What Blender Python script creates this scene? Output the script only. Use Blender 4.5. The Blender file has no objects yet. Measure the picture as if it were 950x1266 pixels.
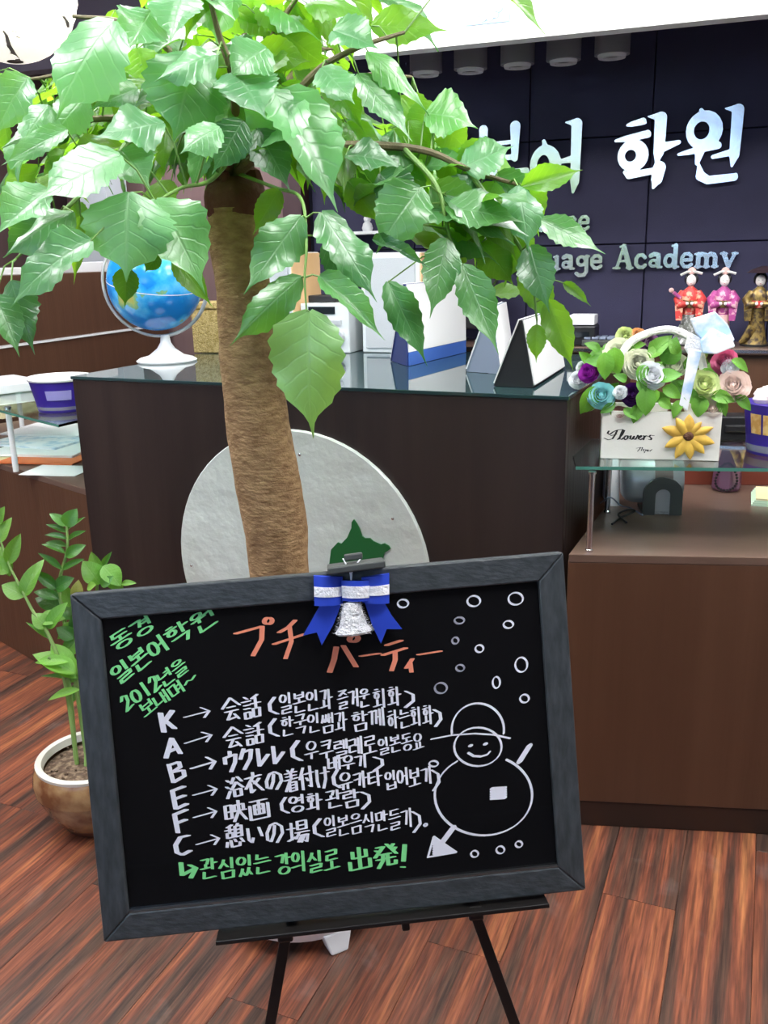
import bpy, bmesh, math, random
import numpy as np
from mathutils import Vector, Matrix, Quaternion
random.seed(7)
R = math.radians
COL = bpy.context.scene.collection
SC = bpy.context.scene

# ------------------------------------------------------------------ camera
F_PX = 1120.0
CAM = Vector((0, 0, 1.45))
def axes(p, y, r):
    cy, sy, cp, sp = math.cos(y), math.sin(y), math.cos(p), math.sin(p)
    f = Vector((-sy*cp, cy*cp, -sp)); rt = Vector((cy, sy, 0)); up = rt.cross(f)
    cr, sr = math.cos(r), math.sin(r)
    return cr*rt+sr*up, -sr*rt+cr*up, f
AR, AU, AF = axes(R(15.75), R(19.9), R(-1.3))
cd = bpy.data.cameras.new('camera'); cam = bpy.data.objects.new('camera', cd); COL.objects.link(cam)
m = Matrix((AR, AU, -AF)).transposed().to_4x4(); m.translation = CAM
cam.matrix_world = m
cd.sensor_fit = 'VERTICAL'; cd.sensor_height = 36; cd.sensor_width = 27; cd.lens = F_PX/1266*36
cd.clip_start = .05
SC.camera = cam
# ------------------------------------------------------------------ world and exposure
w = bpy.data.worlds.new('world'); SC.world = w; w.use_nodes = True
w.node_tree.nodes['Background'].inputs[0].default_value = (.85, .92, 1, 1)
w.node_tree.nodes['Background'].inputs[1].default_value = .3
vs = SC.view_settings
vs.view_transform = 'Standard'; vs.look = 'None'; vs.gamma = 1; vs.use_curve_mapping = False
vs.exposure = .55
DAY = 2.6             # daylight through the rear window panes
LAMP = 21.0           # strength of the ceiling light panels

# ------------------------------------------------------------------ measuring helpers (points of the room)
def ray(x, y): return AF + AR*((x-475)/F_PX) - AU*((y-633)/F_PX)
def onz(x, y, z): d = ray(x, y); return CAM + d*((z-CAM.z)/d.z)
def onY(x, y, Y): d = ray(x, y); return CAM + d*(Y/d.y)
def onX(x, y, X): d = ray(x, y); return CAM + d*(X/d.x)
def onP(x, y, p, n): d = ray(x, y); return CAM + d*((p-CAM).dot(n)/d.dot(n))
def D(x, y, dep): return CAM + ray(x, y)*dep

# ------------------------------------------------------------------ materials
def nd(t, typ, **kw):
    n = t.nodes.new(typ)
    for k, v in kw.items(): setattr(n, k, v)
    return n
def mat(name, col, rough=.5, metal=0, spec=.5, bump=None, var=None, trans=0, emit=0, coat=0, ior=1.5, sheen=0, stretch=(1, 1, 1), coord='Object'):
    """bump=(scale,strength); var=(scale, colour2, low, high) noise blend"""
    M = bpy.data.materials.new(name); M.use_nodes = True; t = M.node_tree; b = t.nodes['Principled BSDF']
    b.inputs['Base Color'].default_value = (*col, 1); b.inputs['Roughness'].default_value = rough
    b.inputs['Metallic'].default_value = metal; b.inputs['Specular IOR Level'].default_value = spec
    b.inputs['IOR'].default_value = ior; b.inputs['Transmission Weight'].default_value = trans
    b.inputs['Coat Weight'].default_value = coat; b.inputs['Coat Roughness'].default_value = .08
    if emit: b.inputs['Emission Color'].default_value = (*col, 1); b.inputs['Emission Strength'].default_value = emit
    if bump or var:
        tc = nd(t, 'ShaderNodeTexCoord'); mp = nd(t, 'ShaderNodeMapping'); mp.inputs['Scale'].default_value = stretch
        t.links.new(tc.outputs[coord], mp.inputs[0])
    if var:
        n = nd(t, 'ShaderNodeTexNoise'); n.inputs['Scale'].default_value = var[0]; n.inputs['Detail'].default_value = 6
        t.links.new(mp.outputs[0], n.inputs['Vector'])
        r = nd(t, 'ShaderNodeValToRGB'); r.color_ramp.elements[0].position = var[2]; r.color_ramp.elements[1].position = var[3]
        r.color_ramp.elements[0].color = (*col, 1); r.color_ramp.elements[1].color = (*var[1], 1)
        t.links.new(n.outputs['Fac'], r.inputs[0]); t.links.new(r.outputs[0], b.inputs['Base Color'])
    if bump:
        n = nd(t, 'ShaderNodeTexNoise'); n.inputs['Scale'].default_value = bump[0]; n.inputs['Detail'].default_value = 5
        t.links.new(mp.outputs[0], n.inputs['Vector'])
        q = nd(t, 'ShaderNodeBump'); q.inputs['Strength'].default_value = bump[1]; q.inputs['Distance'].default_value = .01
        t.links.new(n.outputs['Fac'], q.inputs['Height']); t.links.new(q.outputs[0], b.inputs['Normal'])
    return M
def leaf_mat(name, c1, c2, vein, rough=.28, trans=.35, tcol=(.25, .6, .03), spec=.6, coat=0):
    M = bpy.data.materials.new(name); M.use_nodes = True; t = M.node_tree; b = t.nodes['Principled BSDF']; out = t.nodes['Material Output']
    L = t.links.new
    oi = nd(t, 'ShaderNodeObjectInfo')
    mx = nd(t, 'ShaderNodeMix', data_type='RGBA'); mx.inputs['A'].default_value = (*c1, 1); mx.inputs['B'].default_value = (*c2, 1)
    L(oi.outputs['Random'], mx.inputs['Factor'])
    mul = nd(t, 'ShaderNodeMix', data_type='RGBA', blend_type='MULTIPLY'); mul.inputs['Factor'].default_value = 1
    L(mx.outputs['Result'], mul.inputs['A']); L(oi.outputs['Color'], mul.inputs['B'])
    uv = nd(t, 'ShaderNodeUVMap'); sp = nd(t, 'ShaderNodeSeparateXYZ'); L(uv.outputs[0], sp.inputs[0])
    def mth(op, a, b_=None, c=None):
        n = nd(t, 'ShaderNodeMath', operation=op)
        for i, v in enumerate((a, b_, c)):
            if v is None: continue
            if isinstance(v, (int, float)): n.inputs[i].default_value = v
            else: L(v, n.inputs[i])
        return n.outputs[0]
    au = mth('ABSOLUTE', mth('SUBTRACT', sp.outputs[0], .5))
    # side veins every 1/8 of the blade, slanting forward
    ph = mth('MULTIPLY', mth('SUBTRACT', sp.outputs[1], mth('MULTIPLY', au, .45)), 8.0)
    fr = mth('ABSOLUTE', mth('SUBTRACT', mth('FRACT', ph), .5))
    sv = mth('SUBTRACT', 1.0, mth('MINIMUM', mth('MULTIPLY', fr, 9.0), 1.0))
    mv = mth('SUBTRACT', 1.0, mth('MINIMUM', mth('MULTIPLY', au, 32.0), 1.0))
    vn = mth('MAXIMUM', mth('MULTIPLY', sv, .6), mv)
    mv2 = nd(t, 'ShaderNodeMix', data_type='RGBA'); L(mth('MULTIPLY', vn, .32), mv2.inputs['Factor']); L(mul.outputs['Result'], mv2.inputs['A']); mv2.inputs['B'].default_value = (*vein, 1)
    L(mv2.outputs['Result'], b.inputs['Base Color'])
    ns = nd(t, 'ShaderNodeTexNoise'); ns.inputs['Scale'].default_value = 6; L(uv.outputs[0], ns.inputs['Vector'])
    hgt = mth('ADD', mth('MULTIPLY', mth('SUBTRACT', 1.0, vn), .7), ns.outputs['Fac'])
    bp = nd(t, 'ShaderNodeBump'); bp.inputs['Strength'].default_value = .32; bp.inputs['Distance'].default_value = .004
    L(hgt, bp.inputs['Height']); L(bp.outputs[0], b.inputs['Normal'])
    b.inputs['Roughness'].default_value = rough; b.inputs['Specular IOR Level'].default_value = spec; b.inputs['Coat Weight'].default_value = coat; b.inputs['Coat Roughness'].default_value = .30
    tr = nd(t, 'ShaderNodeBsdfTranslucent')
    tm = nd(t, 'ShaderNodeMix', data_type='RGBA', blend_type='MULTIPLY'); tm.inputs['Factor'].default_value = 1
    tm.inputs['A'].default_value = (*tcol, 1); L(oi.outputs['Color'], tm.inputs['B']); L(tm.outputs['Result'], tr.inputs['Color'])
    ms = nd(t, 'ShaderNodeMixShader'); ms.inputs[0].default_value = trans
    L(b.outputs[0], ms.inputs[1]); L(tr.outputs[0], ms.inputs[2]); L(ms.outputs[0], out.inputs[0])
    return M
def plank_mat():
    M = bpy.data.materials.new('striped_wood_floor'); M.use_nodes = True; t = M.node_tree; b = t.nodes['Principled BSDF']; L = t.links.new
    tc = nd(t, 'ShaderNodeTexCoord'); oi = nd(t, 'ShaderNodeObjectInfo')
    add = nd(t, 'ShaderNodeVectorMath', operation='MULTIPLY_ADD'); cmb = nd(t, 'ShaderNodeCombineXYZ')
    for i in range(3): L(oi.outputs['Random'], cmb.inputs[i])
    L(cmb.outputs[0], add.inputs[0]); add.inputs[1].default_value = (37, 23, 11); L(tc.outputs['Object'], add.inputs[2])
    mp = nd(t, 'ShaderNodeMapping'); mp.inputs['Scale'].default_value = (9, .26, 1); L(add.outputs[0], mp.inputs[0])
    n = nd(t, 'ShaderNodeTexNoise'); n.inputs['Scale'].default_value = 2.3; n.inputs['Detail'].default_value = 5; n.inputs['Roughness'].default_value = .62; n.inputs['Distortion'].default_value = .35
    L(mp.outputs[0], n.inputs['Vector'])
    r = nd(t, 'ShaderNodeValToRGB'); e = r.color_ramp.elements
    e[0].position = .34; e[0].color = (.055, .034, .027, 1); e[1].position = .74; e[1].color = (.50, .22, .085, 1)
    for p_, c_ in ((.43, (.115, .062, .044, 1)), (.53, (.21, .070, .042, 1)), (.61, (.34, .115, .056, 1))):
        x = e.new(p_); x.color = c_
    L(n.outputs['Fac'], r.inputs[0])
    n2 = nd(t, 'ShaderNodeTexNoise'); n2.inputs['Scale'].default_value = 9; n2.inputs['Detail'].default_value = 8
    mp2 = nd(t, 'ShaderNodeMapping'); mp2.inputs['Scale'].default_value = (20, 1, 1); L(add.outputs[0], mp2.inputs[0]); L(mp2.outputs[0], n2.inputs['Vector'])
    r2 = nd(t, 'ShaderNodeValToRGB'); r2.color_ramp.elements[0].position = .35; r2.color_ramp.elements[1].position = .7
    r2.color_ramp.elements[0].color = (.45, .45, .5, 1); r2.color_ramp.elements[1].color = (1.15, 1.1, 1.05, 1)
    L(n2.outputs['Fac'], r2.inputs[0])
    mu = nd(t, 'ShaderNodeMix', data_type='RGBA', blend_type='MULTIPLY'); mu.inputs['Factor'].default_value = 1
    L(r.outputs[0], mu.inputs['A']); L(r2.outputs[0], mu.inputs['B'])
    # worn grey scuffs
    n3 = nd(t, 'ShaderNodeTexNoise'); n3.inputs['Scale'].default_value = 7; n3.inputs['Detail'].default_value = 7; L(tc.outputs['Object'], n3.inputs['Vector'])
    r3 = nd(t, 'ShaderNodeValToRGB'); r3.color_ramp.elements[0].position = .60; r3.color_ramp.elements[1].position = .85
    r3.color_ramp.elements[1].color = (.30, .30, .30, 1); L(n3.outputs['Fac'], r3.inputs[0])
    mg = nd(t, 'ShaderNodeMix', data_type='RGBA'); L(r3.outputs[0], mg.inputs['Factor']); L(mu.outputs['Result'], mg.inputs['A']); mg.inputs['B'].default_value = (.38, .32, .30, 1)
    L(mg.outputs['Result'], b.inputs['Base Color'])
    b.inputs['Roughness'].default_value = .33
    bp = nd(t, 'ShaderNodeBump'); bp.inputs['Strength'].default_value = .12; bp.inputs['Distance'].default_value = .004
    L(n2.outputs['Fac'], bp.inputs['Height']); L(bp.outputs[0], b.inputs['Normal'])
    return M

M = dict(
 plank=plank_mat(),
 subfloor=mat('dark_subfloor', (.02, .012, .01), .8),
 espresso=mat('espresso_wood', (.022, .014, .013), .38, bump=(60, .15), var=(14, (.034, .022, .019), .35, .7), stretch=(1, 1, .06)),
 brown=mat('walnut_laminate', (.082, .036, .019), .42, bump=(80, .12), var=(22, (.105, .048, .026), .3, .7), stretch=(1, 1, .05)),
 browntop=mat('walnut_desktop', (.13, .080, .060), .30, var=(30, (.150, .094, .072), .3, .7), stretch=(.2, 1, 1)),
 kick=mat('dark_kick_board', (.030, .013, .008), .5),
 navy=mat('navy_fabric_panel', (.022, .020, .062), .62, bump=(400, .25), var=(5, (.030, .027, .080), .3, .7)),
 navygap=mat('navy_joint', (.008, .008, .02), .8),
 white=mat('white_paint', (.86, .86, .85), .5),
 fascia=mat('white_acrylic_fascia', (.93, .95, .96), .35),
 ceil=mat('ceiling_white', (.8, .8, .79), .8),
 soffit=mat('dark_soffit_paint', (.035, .034, .07), .7),
 walld=mat('dim_brown_wall', (.045, .035, .033), .7),
 walldp=mat('purple_grey_wall', (.16, .14, .19), .7),
 wallg=mat('grey_wall', (.34, .34, .36), .7),
 mauve=mat('mauve_brown_panel', (.17, .105, .105), .45, var=(9, (.22, .14, .135), .3, .7), stretch=(1, 1, .1)),
 greyblue=mat('pale_grey_column', (.50, .54, .58), .5),
 post=mat('dark_red_brown_post', (.075, .03, .035), .4),
 steel=mat('brushed_steel', (.72, .72, .74), .22, metal=1),
 mirror=mat('polished_steel_letters', (.90, .91, .93), .22, metal=1, bump=(9, .12)),
 chromeg=mat('silver_plastic', (.52, .54, .56), .32, metal=.4),
 glass=mat('green_tinted_glass', (.62, .86, .78), .02, trans=1, ior=1.5),
 gedge=mat('glass_edge', (.10, .33, .26), .1, trans=.4),
 topglass=mat('teal_back_painted_glass', (.020, .048, .052), .03, spec=.8),
 blackframe=mat('black_grained_frame', (.030, .036, .040), .42, bump=(70, .14), var=(45, (.060, .068, .075), .35, .7), stretch=(.25, 3, 3)),
 blackframev=mat('black_grained_frame_upright', (.030, .036, .040), .42, bump=(70, .14), var=(45, (.060, .068, .075), .35, .7), stretch=(3, 3, .25)),
 boardblack=mat('gloss_black_board', (.006, .006, .007), .06, spec=.45),
 trimsil=mat('silver_edge_trim', (.45, .47, .48), .3, metal=1),
 blackmetal=mat('black_painted_metal', (.008, .007, .007), .35),
 chalkw=mat('white_marker', (.80, .80, .88), .7),
 chalkd=mat('faint_white_marker', (.34, .34, .40), .7),
 chalkg=mat('green_marker', (.22, .72, .27), .7),
 chalko=mat('orange_marker', (.86, .27, .16), .7),
 bark=mat('ringed_tan_bark', (.25, .14, .062), .85, bump=(75, .6), var=(38, (.50, .32, .16), .3, .72), stretch=(1, 1, 2.2)),
 barktop=mat('dark_red_bark_cap', (.12, .030, .026), .8, bump=(40, .8), var=(18, (.16, .06, .04), .4, .7)),
 twig=mat('green_twig', (.13, .26, .05), .5),
 twigb=mat('brown_green_branch', (.13, .11, .05), .65, bump=(60, .4)),
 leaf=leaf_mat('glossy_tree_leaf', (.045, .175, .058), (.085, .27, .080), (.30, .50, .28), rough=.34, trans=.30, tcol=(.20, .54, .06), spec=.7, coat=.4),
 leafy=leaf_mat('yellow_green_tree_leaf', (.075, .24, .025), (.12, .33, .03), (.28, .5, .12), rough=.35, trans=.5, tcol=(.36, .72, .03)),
 zz=leaf_mat('waxy_plant_leaf', (.032, .14, .022), (.06, .21, .03), (.12, .34, .06), rough=.3, trans=.3),
 zzl=leaf_mat('pale_waxy_leaf', (.11, .30, .035), (.17, .38, .06), (.4, .6, .2), rough=.35, trans=.35),
 bleaf=leaf_mat('silk_leaf', (.10, .33, .05), (.20, .48, .06), (.35, .6, .15), rough=.45, trans=.35),
 zstem=mat('plant_stem', (.22, .36, .10), .5),
 soil=mat('potting_soil', (.09, .055, .035), .95, bump=(60, 1), var=(70, (.28, .2, .13), .45, .7)),
 glaze=mat('mottled_tan_glaze', (.17, .065, .026), .22, var=(16, (.40, .25, .12), .38, .66), bump=(30, .1)),
 glazer=mat('cream_rim_glaze', (.72, .70, .62), .3),
 glazeb=mat('dark_brown_glaze', (.10, .035, .022), .3),
 potdark=mat('dark_ceramic', (.05, .035, .03), .35),
 whitepl=mat('white_plastic', (.85, .86, .87), .35),
 globe=None, skyblue=mat('blue_daylight_pane', (.36, .62, 1), .3, emit=DAY*.8), daylight=mat('bright_daylight_pane', (.80, .90, 1), .3, emit=DAY),
 plaque=mat('white_textured_acrylic', (.64, .69, .66), .3, bump=(11, 1.0), coat=.4),
 island=mat('green_acrylic', (.012, .13, .035), .3),
 paper=mat('white_paper', (.88, .88, .88), .7),
 paperb=mat('pale_blue_print', (.50, .62, .74), .6, var=(20, (.85, .87, .9), .4, .55)),
 papery=mat('pale_yellow_paper', (.80, .72, .42), .7),
 paperg=mat('pale_green_paper', (.62, .78, .60), .7),
 orange=mat('orange_red_print', (.65, .16, .05), .5),
 navycard=mat('navy_card', (.018, .035, .16), .45),
 bluecard=mat('blue_printed_card', (.05, .14, .50), .5),
 greycard=mat('slate_grey_card', (.20, .24, .33), .5),
 blackcard=mat('black_card', (.010, .010, .013), .5),
 silver=mat('silver_stereo_plastic', (.62, .66, .68), .35, metal=.15),
 grille=mat('grey_speaker_grille', (.40, .43, .46), .7, bump=(600, .3)),
 beech=mat('pale_beech_side', (.70, .43, .20), .45, var=(12, (.78, .52, .28), .3, .7), stretch=(1, 1, .1)),
 display=mat('dark_display_glass', (.012, .016, .02), .08),
 purple=mat('purple_tub_plastic', (.045, .022, .30), .35),
 purplew=mat('lilac_label_print', (.34, .32, .68), .5),
 cookie=mat('golden_biscuit_print', (.80, .42, .10), .5, var=(60, (.95, .65, .25), .4, .6)),
 clearpl=mat('clear_plastic', (.85, .86, .92), .15, trans=.7),
 blue=mat('royal_blue_foam', (.012, .050, .50), .6),
 whitefoam=mat('white_felt_stripe', (.86, .86, .90), .8, bump=(200, .5)),
 tinsel=mat('white_tinsel', (.88, .88, .90), .35, metal=.3, bump=(240, 1)),
 gold=mat('woven_straw', (.45, .33, .10), .7, bump=(200, .8), var=(90, (.62, .48, .20), .4, .6)),
 lantern=mat('lit_paper_lantern', (1, .96, .84), .8, emit=.55),
 ink=mat('grey_ink', (.22, .20, .18), .8),
 lightp=mat('ceiling_light_diffuser', (1, 1, 1), .6, emit=LAMP),
 lampgrey=mat('grey_spotlight_housing', (.20, .19, .23), .5),
 ringm=mat('pale_spotlight_ring', (.62, .60, .66), .4),
 darkgrey=mat('dark_grey_plastic', (.055, .06, .058), .5),
 greyinset=mat('pale_grey_plastic', (.42, .41, .42), .5),
 strap=mat('taupe_strap', (.20, .15, .14), .6),
 plum=mat('translucent_plum_glass', (.13, .055, .10), .15, coat=.4),
 bead=mat('black_beads', (.012, .008, .014), .25),
 blackbox=mat('black_soft_plastic', (.012, .012, .014), .4),
 boxcream=mat('cream_painted_wood', (.80, .78, .72), .6, bump=(40, .15), var=(7, (.68, .64, .58), .45, .75)),
 inkb=mat('black_lettering', (.02, .02, .02), .7),
 yellow=mat('yellow_petal', (.78, .50, .08), .5, var=(30, (.60, .34, .06), .45, .7)),
 brownc=mat('brown_flower_centre', (.13, .05, .025), .7, bump=(200, .8)),
 redbug=mat('brick_red_knob', (.38, .10, .04), .5),
 skin=mat('porcelain_skin', (.95, .88, .86), .4),
 hair=mat('black_doll_hair', (.012, .010, .012), .4),
 kred=mat('red_kimono_cloth', (.62, .05, .045), .5, var=(60, (.80, .45, .30), .52, .6)),
 kmag=mat('magenta_kimono_cloth', (.42, .06, .26), .5, var=(60, (.75, .42, .50), .52, .6)),
 kgold=mat('gold_brocade', (.28, .19, .055), .35, metal=.4, var=(70, (.07, .045, .03), .45, .6)),
 kgrey=mat('grey_green_brocade', (.16, .17, .15), .45, var=(70, (.55, .55, .55), .5, .62)),
 kpink=mat('pale_pink_silk', (.80, .50, .46), .5),
 parasol=mat('dark_umbrella_cloth', (.035, .02, .025), .4),
 bluewhite=mat('blue_white_printed_ribbon', (.42, .62, .86), .4, var=(16, (.90, .93, .97), .42, .55)),
 handle=mat('white_basket_handle', (.85, .85, .82), .6, bump=(200, .4)),
)
for k, c in dict(r_blue=(.45, .78, .80), r_purple=(.13, .025, .22), r_white=(.93, .95, .97), r_magenta=(.45, .04, .50), r_cream=(.93, .94, .80),
                 r_lime=(.80, .88, .50), r_peach=(.94, .80, .74), r_pink=(.82, .28, .46), r_violet=(.55, .30, .55), r_orange=(.90, .58, .32), r_rust=(.50, .26, .22)).items():
    M[k] = mat(k[2:]+'_silk_petal', c, .6)

def globe_mat():
    m_ = mat('globe_map', (.015, .22, .62), .18, var=None); t = m_.node_tree; b = t.nodes['Principled BSDF']; L = t.links.new
    tc = nd(t, 'ShaderNodeTexCoord'); n = nd(t, 'ShaderNodeTexNoise'); n.inputs['Scale'].default_value = 9; n.inputs['Detail'].default_value = 8
    L(tc.outputs['Object'], n.inputs['Vector']); r = nd(t, 'ShaderNodeValToRGB'); e = r.color_ramp.elements
    e[0].position = .45; e[0].color = (.010, .20, .60, 1); e[1].position = .72; e[1].color = (.55, .38, .06, 1)
    for p_, c_ in ((.52, (.03, .34, .75, 1)), (.585, (.10, .45, .80, 1)), (.60, (.16, .40, .22, 1)), (.65, (.42, .52, .16, 1))):
        x = e.new(p_); x.color = c_
    L(n.outputs['Fac'], r.inputs[0]); L(r.outputs[0], b.inputs['Base Color']); return m_
M['globe'] = globe_mat()

# ------------------------------------------------------------------ mesh builder
class MB:
    def __init__(s): s.v = []; s.f = []; s.uv = []
    def add(s, vs_, fs):
        o = len(s.v); s.v += [Vector(a) for a in vs_]; s.f += [tuple(i+o for i in f) for f in fs]; return s
    def box(s, c, sz, X=Vector((1, 0, 0)), Y=Vector((0, 1, 0)), Z=Vector((0, 0, 1))):
        c = Vector(c); h = [a/2 for a in sz]
        vs_ = [c+X*(i*h[0])+Y*(j*h[1])+Z*(k*h[2]) for i in (-1, 1) for j in (-1, 1) for k in (-1, 1)]
        return s.add(vs_, [(0, 1, 3, 2), (4, 6, 7, 5), (0, 4, 5, 1), (2, 3, 7, 6), (0, 2, 6, 4), (1, 5, 7, 3)])
    def prism(s, poly, vec):
        """poly: 3D points (planar), extruded by vec"""
        n = len(poly); poly = [Vector(p) for p in poly]; vec = Vector(vec)
        nrm = Vector((0, 0, 0))
        for i in range(n): nrm += poly[i].cross(poly[(i+1) % n])
        if nrm.dot(vec) > 0: poly = poly[::-1]
        return s.add(poly+[p+vec for p in poly], [tuple(range(n)), tuple(range(2*n-1, n-1, -1))]+[(i, i+n, (i+1) % n+n, (i+1) % n) for i in range(n)])
    def hexa(s, b, t):
        """b: 4 bottom points, t: 4 top points, both counter-clockwise from above"""
        return s.add(list(b)+list(t), [(3, 2, 1, 0), (4, 5, 6, 7), (0, 1, 5, 4), (1, 2, 6, 5), (2, 3, 7, 6), (3, 0, 4, 7)])
    def lathe(s, c, prof, n=24, axis=None, ref=None, sx=1, sy=1, closed=False):
        """prof: (radius, height) list about axis through c"""
        c = Vector(c); A = Vector(axis).normalized() if axis else Vector((0, 0, 1))
        U = Vector(ref) if ref else (A.orthogonal() if abs(A.z) < .99 else Vector((1, 0, 0)))
        U = (U-A*U.dot(A)).normalized(); W = A.cross(U); vs_ = []; fs = []
        for r, h in prof:
            for k in range(n):
                a = 2*math.pi*k/n; vs_.append(c+A*h+U*(r*sx*math.cos(a))+W*(r*sy*math.sin(a)))
        for i in range(len(prof)-1):
            for k in range(n):
                a, b = i*n+k, i*n+(k+1) % n; fs.append((a, b, b+n, a+n))
        if prof[0][0] > 1e-5 and not closed: fs.append(tuple(range(n-1, -1, -1)))
        if prof[-1][0] > 1e-5 and not closed: fs.append(tuple((len(prof)-1)*n+k for k in range(n)))
        return s.add(vs_, fs)
    def tube(s, pts, r, n=8, cap=True, flat=1):
        pts = [Vector(p) for p in pts]; rs = r if isinstance(r, (list, tuple)) else [r]*len(pts); vs_ = []; fs = []; U = None
        for i, p in enumerate(pts):
            d = (pts[min(i+1, len(pts)-1)]-pts[max(i-1, 0)]).normalized()
            U = (U-d*U.dot(d)).normalized() if U is not None and (U-d*U.dot(d)).length > 1e-4 else d.orthogonal().normalized()
            W = d.cross(U)
            for k in range(n):
                a = 2*math.pi*k/n; vs_.append(p+U*(rs[i]*math.cos(a))+W*(rs[i]*flat*math.sin(a)))
        for i in range(len(pts)-1):
            for k in range(n):
                a, b = i*n+k, i*n+(k+1) % n; fs.append((a, b, b+n, a+n))
        if cap: fs += [tuple(range(n-1, -1, -1)), tuple((len(pts)-1)*n+k for k in range(n))]
        return s.add(vs_, fs)
    def ball(s, c, r, n=16, sc=(1, 1, 1), axis=None):
        q = [(max(1e-6, r*math.sin(math.pi*i/(n//2))), -r*sc[2]*math.cos(math.pi*i/(n//2))) for i in range(n//2+1)]
        return s.lathe(c, q, n, axis=axis, sx=sc[0], sy=sc[1])
    def build(s, name, mt, parent=None, smooth=False, bevel=0, kind=None, label=None):
        me = bpy.data.meshes.new(name); off = WL.get(parent, Vector((0, 0, 0))) if parent else Vector((0, 0, 0))
        me.from_pydata([v-off for v in s.v], [], s.f); me.validate(); me.update()
        if smooth: me.polygons.foreach_set('use_smooth', [True]*len(me.polygons))
        o = bpy.data.objects.new(name, me); COL.objects.link(o); me.materials.append(mt)
        if parent: o.parent = parent
        WL[o] = Vector(off)
        if bevel:
            b = o.modifiers.new('bevel', 'BEVEL'); b.width = bevel; b.segments = 2; b.limit_method = 'ANGLE'; b.angle_limit = R(40)
        if smooth:
            e = o.modifiers.new('split', 'EDGE_SPLIT'); e.split_angle = R(38)
        if kind: o['kind'] = kind
        if label: o['label'] = label
        return o
WL = {}
def thing(name, label, cat, loc, group=None):
    o = bpy.data.objects.new(name, None); COL.objects.link(o); o.location = loc; o['label'] = label; o['category'] = cat
    o.empty_display_size = .05; WL[o] = Vector(loc)
    if group: o['group'] = group
    return o
def tag(o, label, cat, group=None):
    o['label'] = label; o['category'] = cat
    if group: o['group'] = group
    return o
def struct(name, mb, mt, **k):
    o = mb.build(name, mt, **k); o['kind'] = 'structure'; return o
def smooth_path(pts, n=6):
    pts = [Vector(p) for p in pts]; out = []
    P = [pts[0]*2-pts[1]]+pts+[pts[-1]*2-pts[-2]]
    for i in range(1, len(P)-2):
        for k in range(n):
            t = k/n; a, b, c, d = P[i-1], P[i], P[i+1], P[i+2]
            out.append(.5*((2*b)+(c-a)*t+(2*a-5*b+4*c-d)*t*t+(3*b-a-3*c+d)*t**3))
    return out+[pts[-1]]
UP = Vector((0, 0, 1))

# ================================================================== ROOM SHELL
XL, XR, YB, YW, YF, ZC = -4.6, 2.6, -2.4, 3.62, 6.2, 2.75
floor = struct('floor', MB().box(((XL+XR)/2, (YB+YF)/2, -.06), (XR-XL+.2, YF-YB+.2, .08)), M['subfloor'])
PW, PL_, ang = .165, 1.25, R(-3)
pm = bpy.data.meshes.new('plank')
g_, th, ch = .0004, .02, .0006
hw, hl = PW/2-g_, PL_/2-g_
pv = [(-hw, -hl, -th), (hw, -hl, -th), (hw, hl, -th), (-hw, hl, -th), (-hw, -hl, -ch), (hw, -hl, -ch), (hw, hl, -ch), (-hw, hl, -ch),
      (-hw+ch, -hl+ch, 0), (hw-ch, -hl+ch, 0), (hw-ch, hl-ch, 0), (-hw+ch, hl-ch, 0)]
pm.from_pydata(pv, [], [(3, 2, 1, 0), (0, 1, 5, 4), (1, 2, 6, 5), (2, 3, 7, 6), (3, 0, 4, 7), (4, 5, 9, 8), (5, 6, 10, 9), (6, 7, 11, 10), (7, 4, 8, 11), (8, 9, 10, 11)])
pm.materials.append(M['plank']); WLoff = Matrix.Rotation(ang, 4, 'Z')
nplank = 0
for i in range(-26, 12):
    off = (i*.618 % 1)*PL_
    for j in range(-1, 5):
        c = WLoff @ Vector((i*PW, .1+j*PL_+off-.6, 0))
        if not (XL < c.x < XR-.1 and -.5 < c.y < 3.7) or (c.x < -2.9 and c.y < 1.6) or (c.x > .9 and c.y > 2.6) or nplank >= 300: continue
        o = bpy.data.objects.new('plank', pm); COL.objects.link(o); o.parent = floor; nplank += 1
        o.location = c; o.rotation_euler = (0, 0, ang + (math.pi if random.random() < .5 else 0))
struct('ceiling', MB().box(((XL+XR)/2, (YB+YF)/2, ZC+.05), (XR-XL+.2, YF-YB+.2, .1)), M['ceil'])
struct('wall_rear', MB().box(((XL+XR)/2, YB-.05, ZC/2), (XR-XL+.2, .1, ZC)), M['walld'])
win = struct('window_1', MB().box((-1.75, YB+.02, 2.04), (4.1, .04, 1.10)), M['white'])
for i in range(5):
    MB().box((-3.36+i*.805, YB+.045, 2.04), (.75, .012, 1.0)).build('pane', M['daylight'] if i % 2 else M['skyblue'], win)
for i in range(4): MB().box((-2.957+i*.805, YB+.055, 2.04), (.03, .03, 1.06)).build('mullion', M['whitepl'], win)
struct('wall_right', MB().box((XR+.05, (YB+YF)/2, ZC/2), (.1, YF-YB, ZC)), M['wallg'])
struct('wall_left', MB().box((XL-.05, (YB+YF)/2, ZC/2), (.1, YF-YB, ZC)), M['mauve'])
struct('wall_far', MB().box(((XL+XR)/2, YF+.05, ZC/2), (XR-XL+.2, .1, ZC)), M['walldp'])
wa, wbb = onY(322, 290, YF-.03), onY(374, 200, YF-.03)
wbd = thing('whiteboard', 'bright white board on the far wall seen just right of the trunk', 'board', ((wa.x+wbb.x)/2, YF-.03, 1.4))
MB().box(((wa.x+wbb.x)/2, YF-.02, 1.6), (wbb.x-wa.x, .03, 1.5)).build('surface', M['whitepl'], wbd)
MB().box(((wa.x+wbb.x)/2, YF-.05, .84), (wbb.x-wa.x, .06, .02)).build('tray', M['steel'], wbd)
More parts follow.
